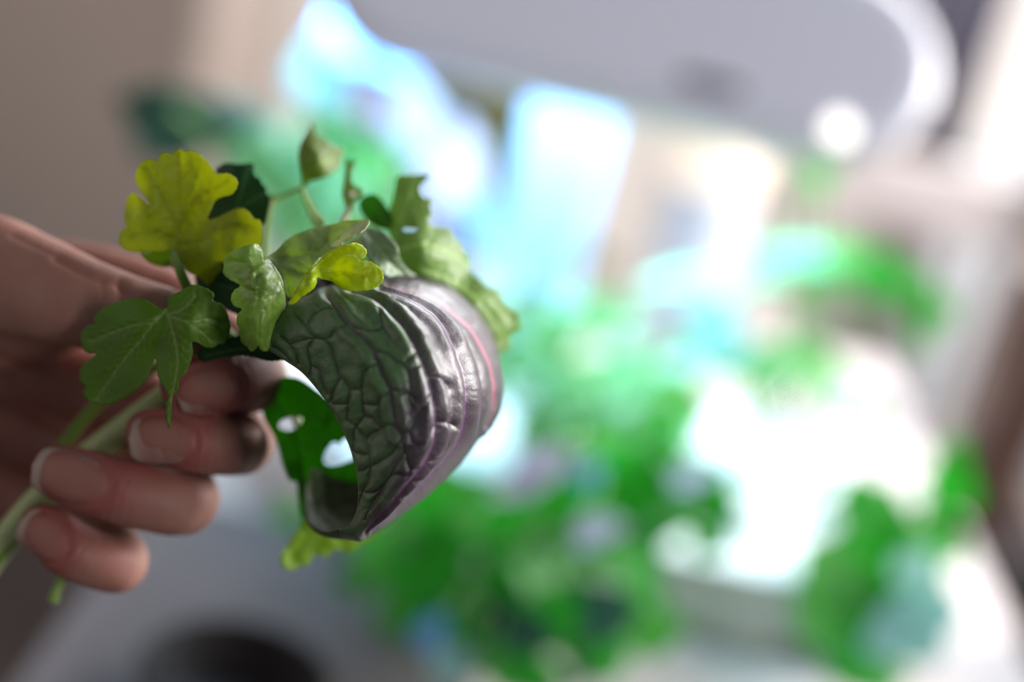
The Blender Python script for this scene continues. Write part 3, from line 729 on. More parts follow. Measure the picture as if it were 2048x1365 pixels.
leaf('leaflet', o4,
     [(535, 520, 5), (600, 470, 14), (660, 450, 18), (738, 442, 8), (700, 480, 6), (650, 510, 6), (600, 530, 5), (575, 570, 4), (575, 595, 6), (620, 490, 9), (570, 500, 12), (680, 465, 12)],
     [crop([(480, 450), (650, 520), (760, 560), (840, 585)], *C3), crop([(490, 445), (700, 420), (880, 380), (1080, 260), (1250, 190), (1390, 110)], *C3),
      crop([(880, 380), (1000, 330), (1100, 320)], *C3), crop([(540, 480), (640, 620), (680, 760)], *C3)],
     leaf_mat('leaf_pale_green', (0.29, 0.42, 0.13), (0.50, 0.66, 0.05), vein=(0.46, 0.52, 0.26), rough=0.42, tr=0.42), s2, seed=3.0, vw=1.6, pucker=0.8, pscale=22, groove=0.7,
     folds=[(crop([(500, 450), (700, 420), (880, 380), (1050, 290)], *C3), 1.6, 12)])
leaf('leaflet', crop([(1050, 345), (1075, 300), (1130, 270), (1170, 215), (1240, 160), (1310, 115), (1400, 93), (1402, 120), (1372, 172), (1322, 212), (1285, 225), (1262, 244), (1215, 262), (1165, 292), (1140, 332)], *C3),
     [(662, 494, 3), (690, 470, 1), (738, 441, 3), (708, 474, -1), (680, 492, 1)], [crop([(1070, 330), (1200, 230), (1380, 120)], *C3)],
     leaf_mat('leaf_tip_sheen', (0.50, 0.56, 0.30), (0.55, 0.62, 0.22), vein=(0.66, 0.68, 0.5), rough=0.4, tr=0.35), s2, seed=3.5, vw=1.6, pucker=0.4, pscale=12, step=3.0)  # whitish sheen of the leaf tip put into this leaflet's colour
o5 = crop([(665, 858), (700, 800), (760, 690), (820, 590), (845, 568), (900, 510), (960, 450), (1040, 380), (1110, 340), (1200, 315), (1270, 298), (1340, 325), (1380, 375), (1365, 430),
           (1310, 462), (1400, 465), (1480, 510), (1530, 580), (1520, 660), (1440, 720), (1320, 740), (1200, 735), (1130, 700), (1060, 650),
           (980, 632), (925, 615), (925, 650), (900, 710), (840, 760), (780, 800), (730, 850)], *C3)
leaf('leaflet', o5,
     [(577, 607, -5), (600, 570, -8), (625, 555, -7), (615, 545, -4), (650, 510, -3), (700, 487, -2), (732, 500, 2), (705, 520, 1), (760, 550, 3), (740, 578, 1),
      (690, 575, 0), (650, 555, 2), (660, 535, 3), (632, 575, -4)],
     [crop([(845, 572), (960, 470), (1110, 360), (1240, 320)], *C3), crop([(900, 560), (1050, 560), (1200, 560), (1400, 600)], *C3), crop([(860, 600), (800, 700), (700, 830)], *C3),
      crop([(1000, 560), (1150, 430), (1300, 380)], *C3)],
     M_L5, s2, seed=4.0, vw=1.6, pucker=0.45, pscale=16, step=3.2,
     folds=[(crop([(860, 560), (960, 470), (1110, 350), (1240, 315)], *C3), -1.0, 4)])
stem([(536, 522, 5.5), (520, 560, 8), (505, 610, 14), (480, 680, 24), (430, 740, 36), (340, 800, 46)], 0.8, 1.4, M_stem2, s2)

# yellow-green sprig at the top left
s3 = sprig('yellow green lobed herb leaf standing upright above the thumb', (480, 690, 30))
o3 = crop([(490, 860), (400, 888), (300, 882), (200, 890), (110, 880), (50, 845), (32, 790), (45, 720), (95, 675), (78, 610), (85, 520),
           (110, 430), (150, 395), (215, 440), (275, 495), (285, 480), (235, 410), (190, 340), (168, 270), (180, 210), (215, 150), (270, 120), (330, 125), (352, 132),
           (365, 90), (400, 68), (450, 70), (478, 76), (490, 50), (530, 38), (570, 52), (620, 48), (690, 70), (730, 110), (780, 160),
           (825, 228), (870, 238), (930, 235), (985, 265), (1015, 310), (1000, 370), (960, 410), (890, 430), (830, 460), (800, 520),
           (765, 610), (830, 605), (920, 565), (990, 535), (1050, 528), (1100, 550), (1150, 612), (1195, 620), (1215, 700), (1205, 830), (1150, 950),
           (1050, 1100), (950, 1180), (850, 1200), (760, 1150), (680, 1090), (600, 1050), (560, 980), (520, 900)], *C1)
leaf('leaf_blade', o3,
     [(358, 510, 16), (360, 420, 20), (355, 305, 14), (280, 350, 14), (300, 410, 15), (250, 400, 22), (240, 490, 20), (300, 460, 17), (430, 350, 16), (470, 370, 12),
      (420, 440, 18), (480, 425, 20), (520, 470, 16), (480, 540, 22), (420, 570, 24), (380, 540, 18)],
     [crop([(500, 870), (540, 700), (555, 520), (545, 330), (530, 80)], *C1), crop([(540, 680), (440, 480), (330, 300), (260, 180)], *C1),
      crop([(520, 760), (360, 700), (150, 740)], *C1), crop([(550, 560), (640, 380), (700, 200)], *C1), crop([(560, 620), (700, 430), (950, 300)], *C1),
      crop([(520, 800), (740, 760), (960, 640), (1160, 680)], *C1), crop([(540, 900), (720, 920), (900, 1000)], *C1)],
     M_L3, s3, seed=5.0, vw=3.0, groove=0.7, pucker=0.8,
     folds=[(crop([(150, 400), (230, 480), (285, 560)], *C1), -1.5, 8)])
stem([(350, 500, 17), (357, 530, 17.5), (368, 560, 19), (390, 600, 23), (440, 650, 28), (470, 700, 34), (400, 770, 44)], 1.2, 1.5, M_stem2, s3)
s3b = sprig('small bright green leaf peeking out below the upright yellow green leaf', (400, 600, 32))
leaf('leaf_blade', crop([(210, 895), (270, 890), (340, 870), (420, 855), (480, 860), (500, 930), (480, 1000), (400, 1010), (310, 985), (240, 940)], *C1),
     [(285, 508, 24), (320, 500, 26), (345, 520, 27), (320, 530, 25)], [crop([(480, 990), (380, 940), (250, 910)], *C1)], M_L11, s3b, seed=5.5, thick=0.2)
stem([(335, 520, 26.5), (360, 545, 27), (400, 600, 33), (450, 680, 38)], 0.6, 0.9, M_stem2, s3b)

# deep green leaf behind it
s6 = sprig('dark green herb leaf half hidden behind the yellow green leaf', (500, 640, 36))
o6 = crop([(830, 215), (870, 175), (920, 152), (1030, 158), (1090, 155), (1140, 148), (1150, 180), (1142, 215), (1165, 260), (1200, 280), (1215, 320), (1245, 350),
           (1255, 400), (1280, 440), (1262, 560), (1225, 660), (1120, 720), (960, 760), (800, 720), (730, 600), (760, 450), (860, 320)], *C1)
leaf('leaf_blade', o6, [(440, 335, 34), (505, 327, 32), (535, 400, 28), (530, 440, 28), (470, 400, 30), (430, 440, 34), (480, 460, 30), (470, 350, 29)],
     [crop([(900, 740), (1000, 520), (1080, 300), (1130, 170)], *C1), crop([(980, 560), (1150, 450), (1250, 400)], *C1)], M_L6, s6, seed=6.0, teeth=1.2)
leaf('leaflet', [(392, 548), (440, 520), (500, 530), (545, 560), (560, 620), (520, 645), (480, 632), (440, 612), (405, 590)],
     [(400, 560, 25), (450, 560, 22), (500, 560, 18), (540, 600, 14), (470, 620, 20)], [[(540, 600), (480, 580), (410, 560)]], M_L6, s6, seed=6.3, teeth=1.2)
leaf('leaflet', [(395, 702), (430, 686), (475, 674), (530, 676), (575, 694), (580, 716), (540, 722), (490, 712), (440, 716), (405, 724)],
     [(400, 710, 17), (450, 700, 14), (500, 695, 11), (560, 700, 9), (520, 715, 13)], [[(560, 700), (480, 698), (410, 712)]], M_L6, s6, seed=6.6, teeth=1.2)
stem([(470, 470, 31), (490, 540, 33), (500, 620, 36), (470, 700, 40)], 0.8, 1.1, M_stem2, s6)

# small olive leaflets on a thin stem
s7 = sprig('olive herb sprig with small pointed leaflets, topmost in the bunch', (560, 640, 42))
o7 = crop([(630, 850), (612, 700), (590, 580), (578, 480), (585, 380), (610, 310), (650, 245), (690, 170), (735, 80), (762, 150), (790, 235), (850, 265), (930, 320), (1000, 370), (1115, 425), (1080, 520), (1075, 600),
           (990, 690), (860, 750), (730, 780), (670, 830)], *C4)
leaf('leaflet', o7, [(605, 370, 42), (600, 310, 38), (622, 250, 48), (640, 290, 42), (685, 300, 48), (680, 335, 44), (640, 355, 38), (635, 310, 36)],
     [crop([(635, 840), (690, 620), (780, 420), (860, 300)], *C4), crop([(660, 720), (820, 600), (1000, 520)], *C4)], M_L7, s7, seed=7.0, teeth=1.0)
o7b = crop([(595, 870), (650, 880), (690, 960), (760, 1080), (830, 1180), (900, 1260), (860, 1330), (760, 1310), (730, 1240), (680, 1110), (620, 960)], *C4)
leaf('leaflet', o7b, [(605, 380, 42), (630, 420, 40), (645, 450, 38)], [crop([(620, 880), (710, 1060), (810, 1260)], *C4)], M_L7, s7, seed=7.5)
stem([(606, 374, 42), (588, 382, 42), (565, 392, 42), (545, 402, 41), (538, 425, 40), (530, 480, 40), (528, 560, 42), (520, 640, 44)], 0.45, 1.0, M_stem2, s7)
leaf('leaflet', crop([(150, 930), (250, 955), (360, 975), (330, 1030), (270, 1110), (200, 1080), (150, 1010)], *C4), [(530, 390, 41), (550, 395, 42), (540, 410, 40)], [], M_L7, s7, seed=7.7)
s8 = sprig('thin olive herb sprig with a narrow upright leaflet beside the topmost leaflets', (640, 600, 44))
o8 = crop([(1150, 545), (1200, 560), (1265, 548), (1235, 620), (1205, 700), (1208, 780), (1235, 835), (1295, 860), (1325, 900), (1325, 960), (1270, 1000), (1215, 1060), (1170, 1120), (1145, 1100), (1120, 1040), (1095, 960),
           (1100, 880), (1125, 760), (1145, 640)], *C4)
leaf('leaflet', o8, [(700, 330, 46), (690, 380, 42), (700, 410, 38), (715, 390, 42)], [crop([(1170, 1090), (1160, 850), (1195, 600)], *C4)], M_L7, s8, seed=8.0, teeth=1.0)
leaf('leaflet', crop([(1290, 1080), (1330, 980), (1400, 945), (1490, 950), (1560, 1010), (1640, 1120), (1700, 1260), (1640, 1350), (1500, 1320), (1380, 1240)], *C4),
     [(722, 410, 42), (750, 395, 40), (775, 430, 38), (750, 450, 36)], [crop([(1640, 1300), (1500, 1120), (1380, 1000)], *C4)], M_L10, s8, seed=8.4)
stem([(703, 385, 42), (700, 410, 41), (692, 430, 40), (682, 452, 39), (660, 500, 38), (640, 560, 42), (600, 640, 46)], 0.9, 1.3, M_stem3, s8)

# celery leaf behind on the right
s9 = sprig('large toothed celery leaf spreading behind the purple leaf to the right', (600, 660, 46), name='celery_sprig', cat='celery sprig')
o9 = crop([(330, 85), (430, 68), (570, 72), (500, 140), (505, 215), (585, 248), (560, 290), (578, 345), (545, 385), (590, 435), (680, 440), (720, 470), (738, 515),
           (780, 535), (795, 590), (838, 630), (840, 740), (905, 800), (960, 850), (1035, 880), (1060, 950), (1110, 1000), (1170, 1040), (1180, 1095), (1192, 1140), (1120, 1190), (1122, 1250), (1108, 1292), (1060, 1320),
           (1000, 1345), (950, 1250), (880, 1100), (760, 980), (600, 860), (450, 800), (370, 720), (330, 620), (290, 500), (250, 400), (285, 300), (312, 200)], *C5)
leaf('leaflet', o9, [(795, 352, 44), (860, 352, 46), (830, 440, 36), (790, 440, 38), (870, 460, 38), (910, 490, 42), (850, 500, 30), (940, 540, 46), (870, 560, 34),
                     (960, 590, 40), (1035, 655, 50), (1010, 700, 48), (960, 650, 40), (900, 600, 36), (820, 560, 34)],
     [crop([(300, 560), (350, 400), (430, 230), (480, 90)], *C5), crop([(330, 600), (520, 560), (700, 620), (830, 700)], *C5),
      crop([(500, 720), (760, 830), (960, 1020), (1090, 1230)], *C5), crop([(850, 900), (1000, 960), (1150, 1100)], *C5)],
     M_L9, s9, holes=[crop([(370, 445), (410, 438), (470, 446), (480, 458), (430, 472), (385, 468)], *C5)], seed=9.0, teeth=1.8, pucker=0.9, groove=0.5, vw=3, thick=0.3, pscale=40)
o9b = crop([(75, 480), (110, 445), (180, 440), (260, 490), (330, 570), (350, 650), (390, 720), (470, 780), (545, 850), (500, 880), (430, 872), (320, 832), (220, 752), (130, 652), (90, 570)], *C5)
leaf('leaflet', o9b, [(725, 465, 28), (760, 460, 30), (795, 500, 22), (800, 540, 26), (760, 540, 20), (850, 575, 34), (820, 575, 26)],
     [crop([(110, 470), (220, 600), (330, 740), (480, 850)], *C5)], M_L9b, s9, seed=9.4, groove=1.0, pucker=0.8)
stem([(782, 520, 33), (760, 480, 34), (735, 475, 36), (690, 500, 40), (640, 560, 44), (590, 650, 46), (540, 700, 46)], 1.0, 2.0, M_stem, s9)

# dark green leaf seen through the curl, and the lime leaf under it
s10 = sprig('dark green celery leaf hanging below the knuckles, seen through the curl of the purple leaf', (560, 700, 50), name='celery_sprig', cat='celery sprig')
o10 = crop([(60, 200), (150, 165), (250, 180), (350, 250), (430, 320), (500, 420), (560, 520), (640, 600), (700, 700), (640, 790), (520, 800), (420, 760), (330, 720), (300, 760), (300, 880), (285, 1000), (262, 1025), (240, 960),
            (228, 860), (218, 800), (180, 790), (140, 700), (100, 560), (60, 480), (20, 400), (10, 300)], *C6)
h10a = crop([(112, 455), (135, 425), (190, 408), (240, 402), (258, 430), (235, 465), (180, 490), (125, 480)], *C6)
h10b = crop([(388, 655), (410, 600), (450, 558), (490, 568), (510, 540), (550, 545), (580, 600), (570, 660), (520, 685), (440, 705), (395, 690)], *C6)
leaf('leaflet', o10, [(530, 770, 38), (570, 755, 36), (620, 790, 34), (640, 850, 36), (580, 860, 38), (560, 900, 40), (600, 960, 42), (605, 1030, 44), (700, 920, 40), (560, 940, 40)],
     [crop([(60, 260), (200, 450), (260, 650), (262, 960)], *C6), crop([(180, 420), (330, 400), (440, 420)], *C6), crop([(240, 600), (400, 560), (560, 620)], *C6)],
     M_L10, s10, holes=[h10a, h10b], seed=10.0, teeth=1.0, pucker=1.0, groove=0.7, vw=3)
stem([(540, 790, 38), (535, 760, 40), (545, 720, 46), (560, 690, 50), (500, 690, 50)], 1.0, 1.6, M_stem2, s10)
s11 = sprig('lime green lobed celery leaf lowest of the bunch, hanging under the purple leaf', (620, 1000, 52), name='celery_sprig', cat='celery sprig')
o11 = crop([(265, 1015), (250, 1060), (220, 1110), (185, 1160), (140, 1220), (122, 1275), (150, 1330), (200, 1335), (250, 1310), (285, 1312), (320, 1260), (345, 1240), (400, 1262), (440, 1225), (500, 1222), (540, 1235), (600, 1185),
            (680, 1140), (740, 1060), (700, 960), (560, 900), (420, 900), (320, 940)], *C6)
leaf('leaflet', o11, [(605, 1035, 46), (575, 1100, 44), (570, 1135, 42), (640, 1110, 48), (700, 1090, 52), (750, 1050, 56), (680, 1020, 50)],
     [crop([(420, 960), (300, 1100), (180, 1280)], *C6), crop([(380, 1010), (450, 1120), (520, 1200)], *C6)], M_L11, s11, seed=11.0, teeth=1.5, pucker=1.2, groove=0.8, vw=3)
stem([(650, 1030, 49), (630, 960, 50), (600, 860, 50), (570, 760, 52), (540, 700, 52), (480, 700, 50)], 0.9, 1.6, M_stem2, s11)

# ------------------------------------------------------------------ the purple leaf
pl = thing('purple_leaf', F(560, 690, 20), 'large glossy purple and green crinkled salad leaf curled into a hood, held in the hand', 'salad leaf')
ROWS = [  # each row runs from the top round to the lower lip: (px, py, mm)
    [(538, 702, 3), (570, 722, 1), (605, 747, -1), (640, 788, -3), (668, 832, -4), (693, 880, -4), (709, 930, -4), (716, 980, -3), (712, 1022, -1), (698, 1050, 1), (676, 1060, 3)],
    [(548, 668, 1), (592, 680, -3), (640, 704, -6), (690, 752, -9), (722, 806, -10), (744, 862, -10), (752, 920, -10), (750, 975, -8), (738, 1022, -4), (714, 1056, 0), (680, 1068, 4)],
    [(566, 632, 2), (622, 640, -5), (688, 668, -10), (748, 722, -14), (783, 785, -15), (803, 850, -15), (806, 915, -14), (793, 975, -11), (765, 1028, -6), (724, 1062, 0), (682, 1073, 6)],
    [(600, 604, 6), (672, 606, -4), (745, 635, -11), (806, 690, -16), (842, 760, -17), (858, 835, -16), (852, 905, -14), (825, 970, -10), (780, 1028, -4), (730, 1066, 2), (684, 1076, 8)],
    [(650, 585, 14), (730, 582, 3), (805, 612, -6), (862, 668, -11), (900, 740, -12), (915, 815, -10), (900, 890, -7), (860, 957, -3), (800, 1020, 3), (735, 1067, 6), (684, 1077, 10)],
    [(700, 572, 24), (785, 566, 14), (862, 600, 5), (918, 660, 0), (952, 735, -1), (962, 805, 1), (938, 876, 4), (885, 945, 7), (812, 1014, 10), (738, 1066, 12), (684, 1076, 14)],
    [(745, 560, 36), (835, 556, 28), (905, 598, 19), (955, 660, 14), (985, 735, 13), (990, 802, 14), (960, 868, 16), (900, 935, 18), (820, 1006, 19), (738, 1064, 19), (682, 1075, 18)],
    [(775, 545, 50), (870, 552, 44), (935, 605, 36), (978, 668, 32), (996, 740, 30), (994, 800, 30), (962, 860, 30), (900, 926, 30), (815, 998, 29), (732, 1060, 27), (678, 1074, 24)],
    [(790, 560, 62), (880, 580, 58), (935, 630, 52), (968, 690, 48), (980, 750, 46), (972, 805, 45), (940, 860, 43), (880, 922, 40), (800, 990, 38), (724, 1050, 34), (668, 1070, 29)],
]
ROWS = np.array(ROWS, float)
for k_, a_ in enumerate((0, 0, 0, 2, 5, 9, 11, 12, 12)):
    ROWS[k_, :, 2] += a_ * np.sin(np.linspace(0.15, 0.95, ROWS.shape[1]) * math.pi)
NU, NV = 26, 34
tmp = np.array([catmull(r, NU) for r in ROWS])
grid = np.array([catmull(tmp[:, j], NV) for j in range(tmp.shape[1])]).transpose(1, 0, 2)   # [v, u, 3]
nv, nu = grid.shape[:2]
GX = grid.reshape(-1, 3).copy()
c7 = lambda L: crop(L, *C7)
MAINV = [c7([(300, 100), (350, 160), (400, 230), (470, 290), (530, 360), (560, 430), (590, 500), (625, 570), (640, 650), (655, 740), (680, 803)]),
         c7([(420, 72), (520, 95), (600, 160), (680, 240), (735, 330), (780, 430), (815, 530), (840, 640), (848, 740), (838, 830), (800, 930), (730, 1020), (650, 1120), (570, 1210), (490, 1290)]),
         c7([(560, 58), (680, 90), (790, 140), (860, 200), (915, 290), (960, 400), (990, 500), (1002, 600), (997, 700), (980, 790), (930, 880), (850, 970), (740, 1090), (620, 1210), (520, 1290)])]
PINKV = [c7([(600, 45), (720, 70), (850, 120), (930, 185), (1010, 250), (1070, 340), (1110, 430), (1135, 530), (1140, 640), (1110, 740)])]
SIDE = [c7(L) for L in (
    [(680, 803), (690, 880), (640, 975), (590, 1060), (540, 1140), (500, 1230)],
    [(140, 190), (190, 240), (235, 300), (290, 310), (330, 380), (360, 490), (415, 560), (405, 640), (400, 720)],
    [(60, 290), (110, 340), (140, 385), (150, 430)], [(110, 330), (170, 310), (235, 300)], [(235, 300), (200, 350), (215, 440), (205, 500)],
    [(215, 440), (260, 470), (275, 530), (300, 590)], [(20, 340), (60, 370), (110, 420)],
    [(370, 505), (335, 565), (318, 630)], [(410, 570), (475, 570), (480, 640), (490, 705), (530, 715), (575, 765)],
    [(550, 430), (500, 470), (485, 520), (475, 570)], [(400, 230), (340, 270), (300, 305)], [(430, 250), (520, 270), (580, 250)],
    [(545, 380), (600, 375), (650, 420), (690, 440), (715, 500), (720, 560), (710, 610), (730, 660)], [(740, 375), (710, 410), (690, 440)],
    [(625, 570), (580, 610), (565, 650), (570, 720), (580, 765), (520, 800), (500, 830)], [(672, 790), (640, 742), (590, 760), (520, 820)],
    [(680, 803), (720, 760), (770, 680), (818, 600)], [(715, 780), (735, 840), (775, 838), (845, 745)],
    [(490, 705), (440, 770), (435, 830), (430, 880)], [(400, 720), (445, 755), (500, 830), (512, 900), (520, 960), (470, 985)],
    [(520, 965), (580, 930), (630, 895), (680, 820)], [(700, 925), (718, 860), (770, 840)], [(690, 870), (705, 920), (715, 970), (760, 965)],
    [(470, 1090), (540, 1095), (592, 1050)], [(520, 960), (510, 1040), (480, 1090), (440, 1200)], [(592, 1050), (640, 1000), (700, 1000), (720, 970)],
    [(530, 1180), (560, 1120), (592, 1060)], [(815, 505), (870, 515), (905, 545)], [(848, 735), (895, 730), (960, 760)], [(805, 930), (830, 920), (870, 900)],
    [(560, 170), (590, 260), (620, 300)], [(650, 570), (700, 575), (745, 620)], [(780, 435), (740, 450), (715, 500)],
    [(320, 160), (240, 170), (190, 235)], [(430, 880), (470, 900), (512, 900)], [(330, 640), (400, 640)], [(480, 640), (565, 650)],
    [(640, 1120), (700, 1110), (760, 1060)], [(720, 1030), (780, 1030), (850, 965)])]
Q = GX[:, :2]
vi, ui = np.divmod(np.arange(nv * nu), nu)
vv = vi / (nv - 1) * (len(ROWS) - 1); uu = ui / (nu - 1)
dm = dist_lines(Q, [catmull(L, 8.0) for L in MAINV]); dp = dist_lines(Q, PINKV)
dsd = dist_lines(Q, [catmull(L, 8.0) for L in SIDE])
# fine cells between the traced veins
rs = np.random.RandomState(3)
seeds = np.stack([rs.uniform(520, 1010, 900), rs.uniform(540, 1090, 900)], 1)
f1 = np.full(len(Q), 1e9); f2 = np.full(len(Q), 1e9)
wx = np.array([noise.noise(Vector((q[0] / 24, q[1] / 24, 3.0))) for q in Q]); wy = np.array([noise.noise(Vector((q[0] / 24, q[1] / 24, 9.0))) for q in Q])
Qw = Q + 9 * np.stack([wx, wy], 1)
for s_ in seeds:
    d = np.hypot(Qw[:, 0] - s_[0], Qw[:, 1] - s_[1])
    m_ = d < f1; f2 = np.where(m_, f1, np.minimum(f2, d)); f1 = np.where(m_, d, f1)
dc = (f2 - f1) * 0.5
back = np.clip((vv - 6.3) / 0.8, 0, 1)                      # round the far side only the fine cells are left
dmain = np.minimum(dm, dp) + 60 * back; dside = dsd + 60 * back
h = 0.75 * (1 - np.exp(-(np.minimum(dmain, dside * 1.3) / 7.5) ** 1.2)) + 0.07 * (1 - np.exp(-(dc / 2.6) ** 1.5))
h = h + 0.30 * np.array([noise.noise(Vector((q[0] / 30, q[1] / 30, 1.0))) for q in Q])
# ridges rise beside each main vein
lift = 0.7 * np.exp(-((dmain - 16) / 10) ** 2)
h = h + lift + 0.5 * np.exp(-(dp / 5.0) ** 2) * (1 - back)
GX3 = GX.reshape(nv, nu, 3)
Wg = Fv(GX[:, 0], GX[:, 1], GX[:, 2]).reshape(nv, nu, 3)
du = np.gradient(Wg, axis=1); dv_ = np.gradient(Wg, axis=0)
nr = np.cross(du, dv_); nr /= np.linalg.norm(nr, axis=2)[:, :, None] + 1e-12
if (nr[nv // 3, nu // 2] @ FW) > 0: nr = -nr
edge = np.clip(vi / 10.0, 0, 1) * np.clip((nu - 1 - ui) / 12.0, 0, 1)
Wp = Wg.reshape(-1, 3) + nr.reshape(-1, 3) * ((h * edge) / 1000.0)[:, None]
idx = np.arange(nv * nu).reshape(nv, nu)
faces = np.stack([idx[:-1, :-1].ravel(), idx[:-1, 1:].ravel(), idx[1:, 1:].ravel(), idx[1:, :-1].ravel()], 1)
a_, b_, c_ = Wp[faces[:, 0]], Wp[faces[:, 1]], Wp[faces[:, 2]]
k0 = (nv // 3) * (nu - 1) + nu // 2
if (np.cross(b_ - a_, c_ - a_)[k0] @ FW) > 0: faces = faces[:, ::-1]
xb = np.interp(Q[:, 1], [540, 590, 650, 720, 800, 900, 1000, 1070], [720, 770, 805, 840, 800, 790, 765, 715])
pur = 1 / (1 + np.exp(-(Q[:, 0] - xb + 26 * wx) / 14.0))
pur = np.clip(np.maximum(pur, np.clip((uu - 0.93) / 0.06, 0, 1)), 0, 1)
main_a = np.clip(np.exp(-(dm / 1.9) ** 2) * (1 - back), 0, 1)
vein_a = np.clip(np.maximum(1.0 * np.exp(-(dside / 1.5) ** 2), 0.30 * np.exp(-(dc / 0.8) ** 2)), 0, 1)
pink_a = np.clip(np.exp(-(dp / 3.6) ** 2) * (1 - back) * np.interp(Q[:, 1], [560, 600, 640, 780, 840], [0.25, 0.4, 0.9, 0.8, 0.2]), 0, 1)
blade = mesh_obj('leaf_blade', Wp, faces, purple_mat(), pl, attrs={'purple': pur, 'main': main_a, 'vein': vein_a, 'pink': pink_a})
so = blade.modifiers.new('thickness', 'SOLIDIFY'); so.thickness = 0.0004; so.offset = -1
# the inner side of the far flap, closing the hood at the bottom left
IN = np.array([[(676, 1062, 3), (650, 1066, 9), (630, 1058, 14), (615, 1044, 20), (608, 1030, 25)],
               [(684, 1078, 10), (655, 1076, 16), (632, 1066, 22), (616, 1048, 28), (609, 1020, 33)],
               [(705, 1080, 20), (668, 1072, 26), (645, 1050, 32), (622, 1015, 38), (611, 985, 40)],
               [(740, 1066, 27), (700, 1050, 33), (662, 1015, 40), (630, 975, 44), (613, 942, 46)],
               [(775, 1030, 34), (735, 1010, 40), (695, 975, 45), (665, 945, 48), (660, 934, 49)],
               [(800, 985, 38), (765, 970, 43), (735, 955, 47), (715, 942, 50), (705, 936, 51)],
               [(830, 950, 40), (800, 946, 46), (775, 942, 50), (760, 938, 52), (750, 936, 53)]], float)
t2 = np.array([catmull(r, 10) for r in IN]); g2 = np.array([catmull(t2[:, j], 10) for j in range(t2.shape[1])]).transpose(1, 0, 2)
n1, n2 = g2.shape[:2]; fq = g2.reshape(-1, 3)
zz = fq[:, 2] + 0.7 * vnoise(fq[:, :2], 22, 4.0) + 0.3 * vnoise(fq[:, :2], 9, 4.0)
ix = np.arange(n1 * n2).reshape(n1, n2)
ff = np.stack([ix[:-1, :-1].ravel(), ix[:-1, 1:].ravel(), ix[1:, 1:].ravel(), ix[1:, :-1].ravel()], 1)
M_under = leaf_mat('purple_leaf_underside', (0.085, 0.115, 0.055), (0.12, 0.17, 0.05), vein=(0.13, 0.15, 0.08), rough=0.6, tr=0.25, spec=0.3)
o = mesh_obj('leaf_flap', Fv(fq[:, 0], fq[:, 1], zz), ff, M_under, pl, attrs={'vein': np.clip(np.exp(-(np.abs(vnoise(fq[:, :2], 30, 8.0)) / 0.05) ** 2), 0, 1) * 0.4})
o['label'] = 'grey green underside of the curled tip'
so = o.modifiers.new('thickness', 'SOLIDIFY'); so.thickness = 0.0004
leaf('leaf_base', [(540, 610), (570, 570), (620, 555), (680, 548), (740, 520), (800, 535), (850, 560), (880, 600), (820, 640), (700, 650), (600, 660), (550, 650)],
     [(560, 620, 12), (620, 570, 26), (740, 530, 38), (860, 580, 52), (700, 640, 40), (600, 640, 22)], [[(570, 620), (700, 590), (840, 580)]],
     leaf_mat('purple_leaf_dark', (0.022, 0.016, 0.024), (0.03, 0.03, 0.02), rough=0.5, tr=0.1, spec=0.3), pl, seed=20.0, pucker=1.2)
# stalk of the purple leaf down into the grip
stem([(700, 573, 24), (640, 600, 30), (570, 640, 36), (490, 700, 42), (380, 790, 46)], 1.6, 2.4, plain('pink_stalk', (0.35, 0.12, 0.16), 0.4), pl, 'stalk')

# ------------------------------------------------------------------ stems running through the palm
sa = thing('celery_stalk', F(250, 860, 45), 'thick pale green celery stalk lying across the palm under the fingertips', 'celery stalk')
mesh_obj('stalk', *fstem([(520, 705, 52), (470, 722, 49), (400, 755, 43), (310, 815, 40), (220, 882, 40), (140, 945, 41), (70, 1010, 40), (15, 1075, 41), (-60, 1180, 45)], 4.2, 3.9, 6), M_stem, sa)
sb = thing('herb_cutting', F(160, 840, 47), 'thin bright green stem beside the thick pale stalk, nearer the palm', 'herb cutting', 'loose cuttings in the palm')
mesh_obj('stem', *fstem([(420, 690, 44), (300, 740, 47), (205, 800, 50), (150, 860, 49), (110, 920, 46), (90, 990, 42), (50, 1050, 40), (0, 1110, 40), (-50, 1170, 44)], 1.6, 1.9, 6), M_stem2, sb)
sd = thing('herb_cutting', F(110, 1180, 42), 'short green stem end poking out below the little finger', 'herb cutting', 'loose cuttings in the palm')
mesh_obj('stem', *fstem([(150, 1060, 50), (135, 1120, 44), (122, 1160, 42), (112, 1185, 41), (106, 1203, 41)], 0.9, 1.5, 6), M_stem2, sd)
# ------------------------------------------------------------------ the hand (one continuous skin) and its nails
def K(px, py, mm):                                # camera-space millimetres
    d = 340.0 + mm
    return np.array([(px - 1024) / 2048 * 0.72 * d, -(py - 682.5) / 2048 * 0.72 * d, d])
def cam2world(V):
    V = np.asarray(V) / 1000.0
    return CP[None] + V[:, 2:3] * FW[None] + V[:, 0:1] * CR[None] + V[:, 1:2] * CU[None]
FING = {
    'index': [(366, 772, 25, 5.6), (400, 771, 26, 6.6), (470, 762, 30, 7.6), (508, 752, 47, 8.2), (400, 640, 66, 9.2), (250, 580, 70, 10.2), (120, 560, 74, 11.5)],
    'middle': [(296, 868, 26, 5.6), (330, 873, 26, 6.8), (408, 884, 28, 7.9), (484, 884, 46, 8.6), (400, 850, 68, 9.4), (250, 790, 80, 10.5), (90, 730, 84, 12)],
    'ring': [(108, 940, 27, 5.6), (140, 952, 26, 7.0), (248, 986, 26, 8.0), (366, 1004, 38, 8.7), (330, 960, 62, 9.4), (200, 900, 78, 10.5), (60, 850, 84, 12)],
    'little': [(78, 1050, 31, 4.8), (100, 1066, 30, 6.0), (160, 1110, 30, 7.0), (236, 1128, 42, 7.4), (200, 1080, 62, 8.4), (110, 1020, 76, 9.6), (0, 960, 82, 11)],
}
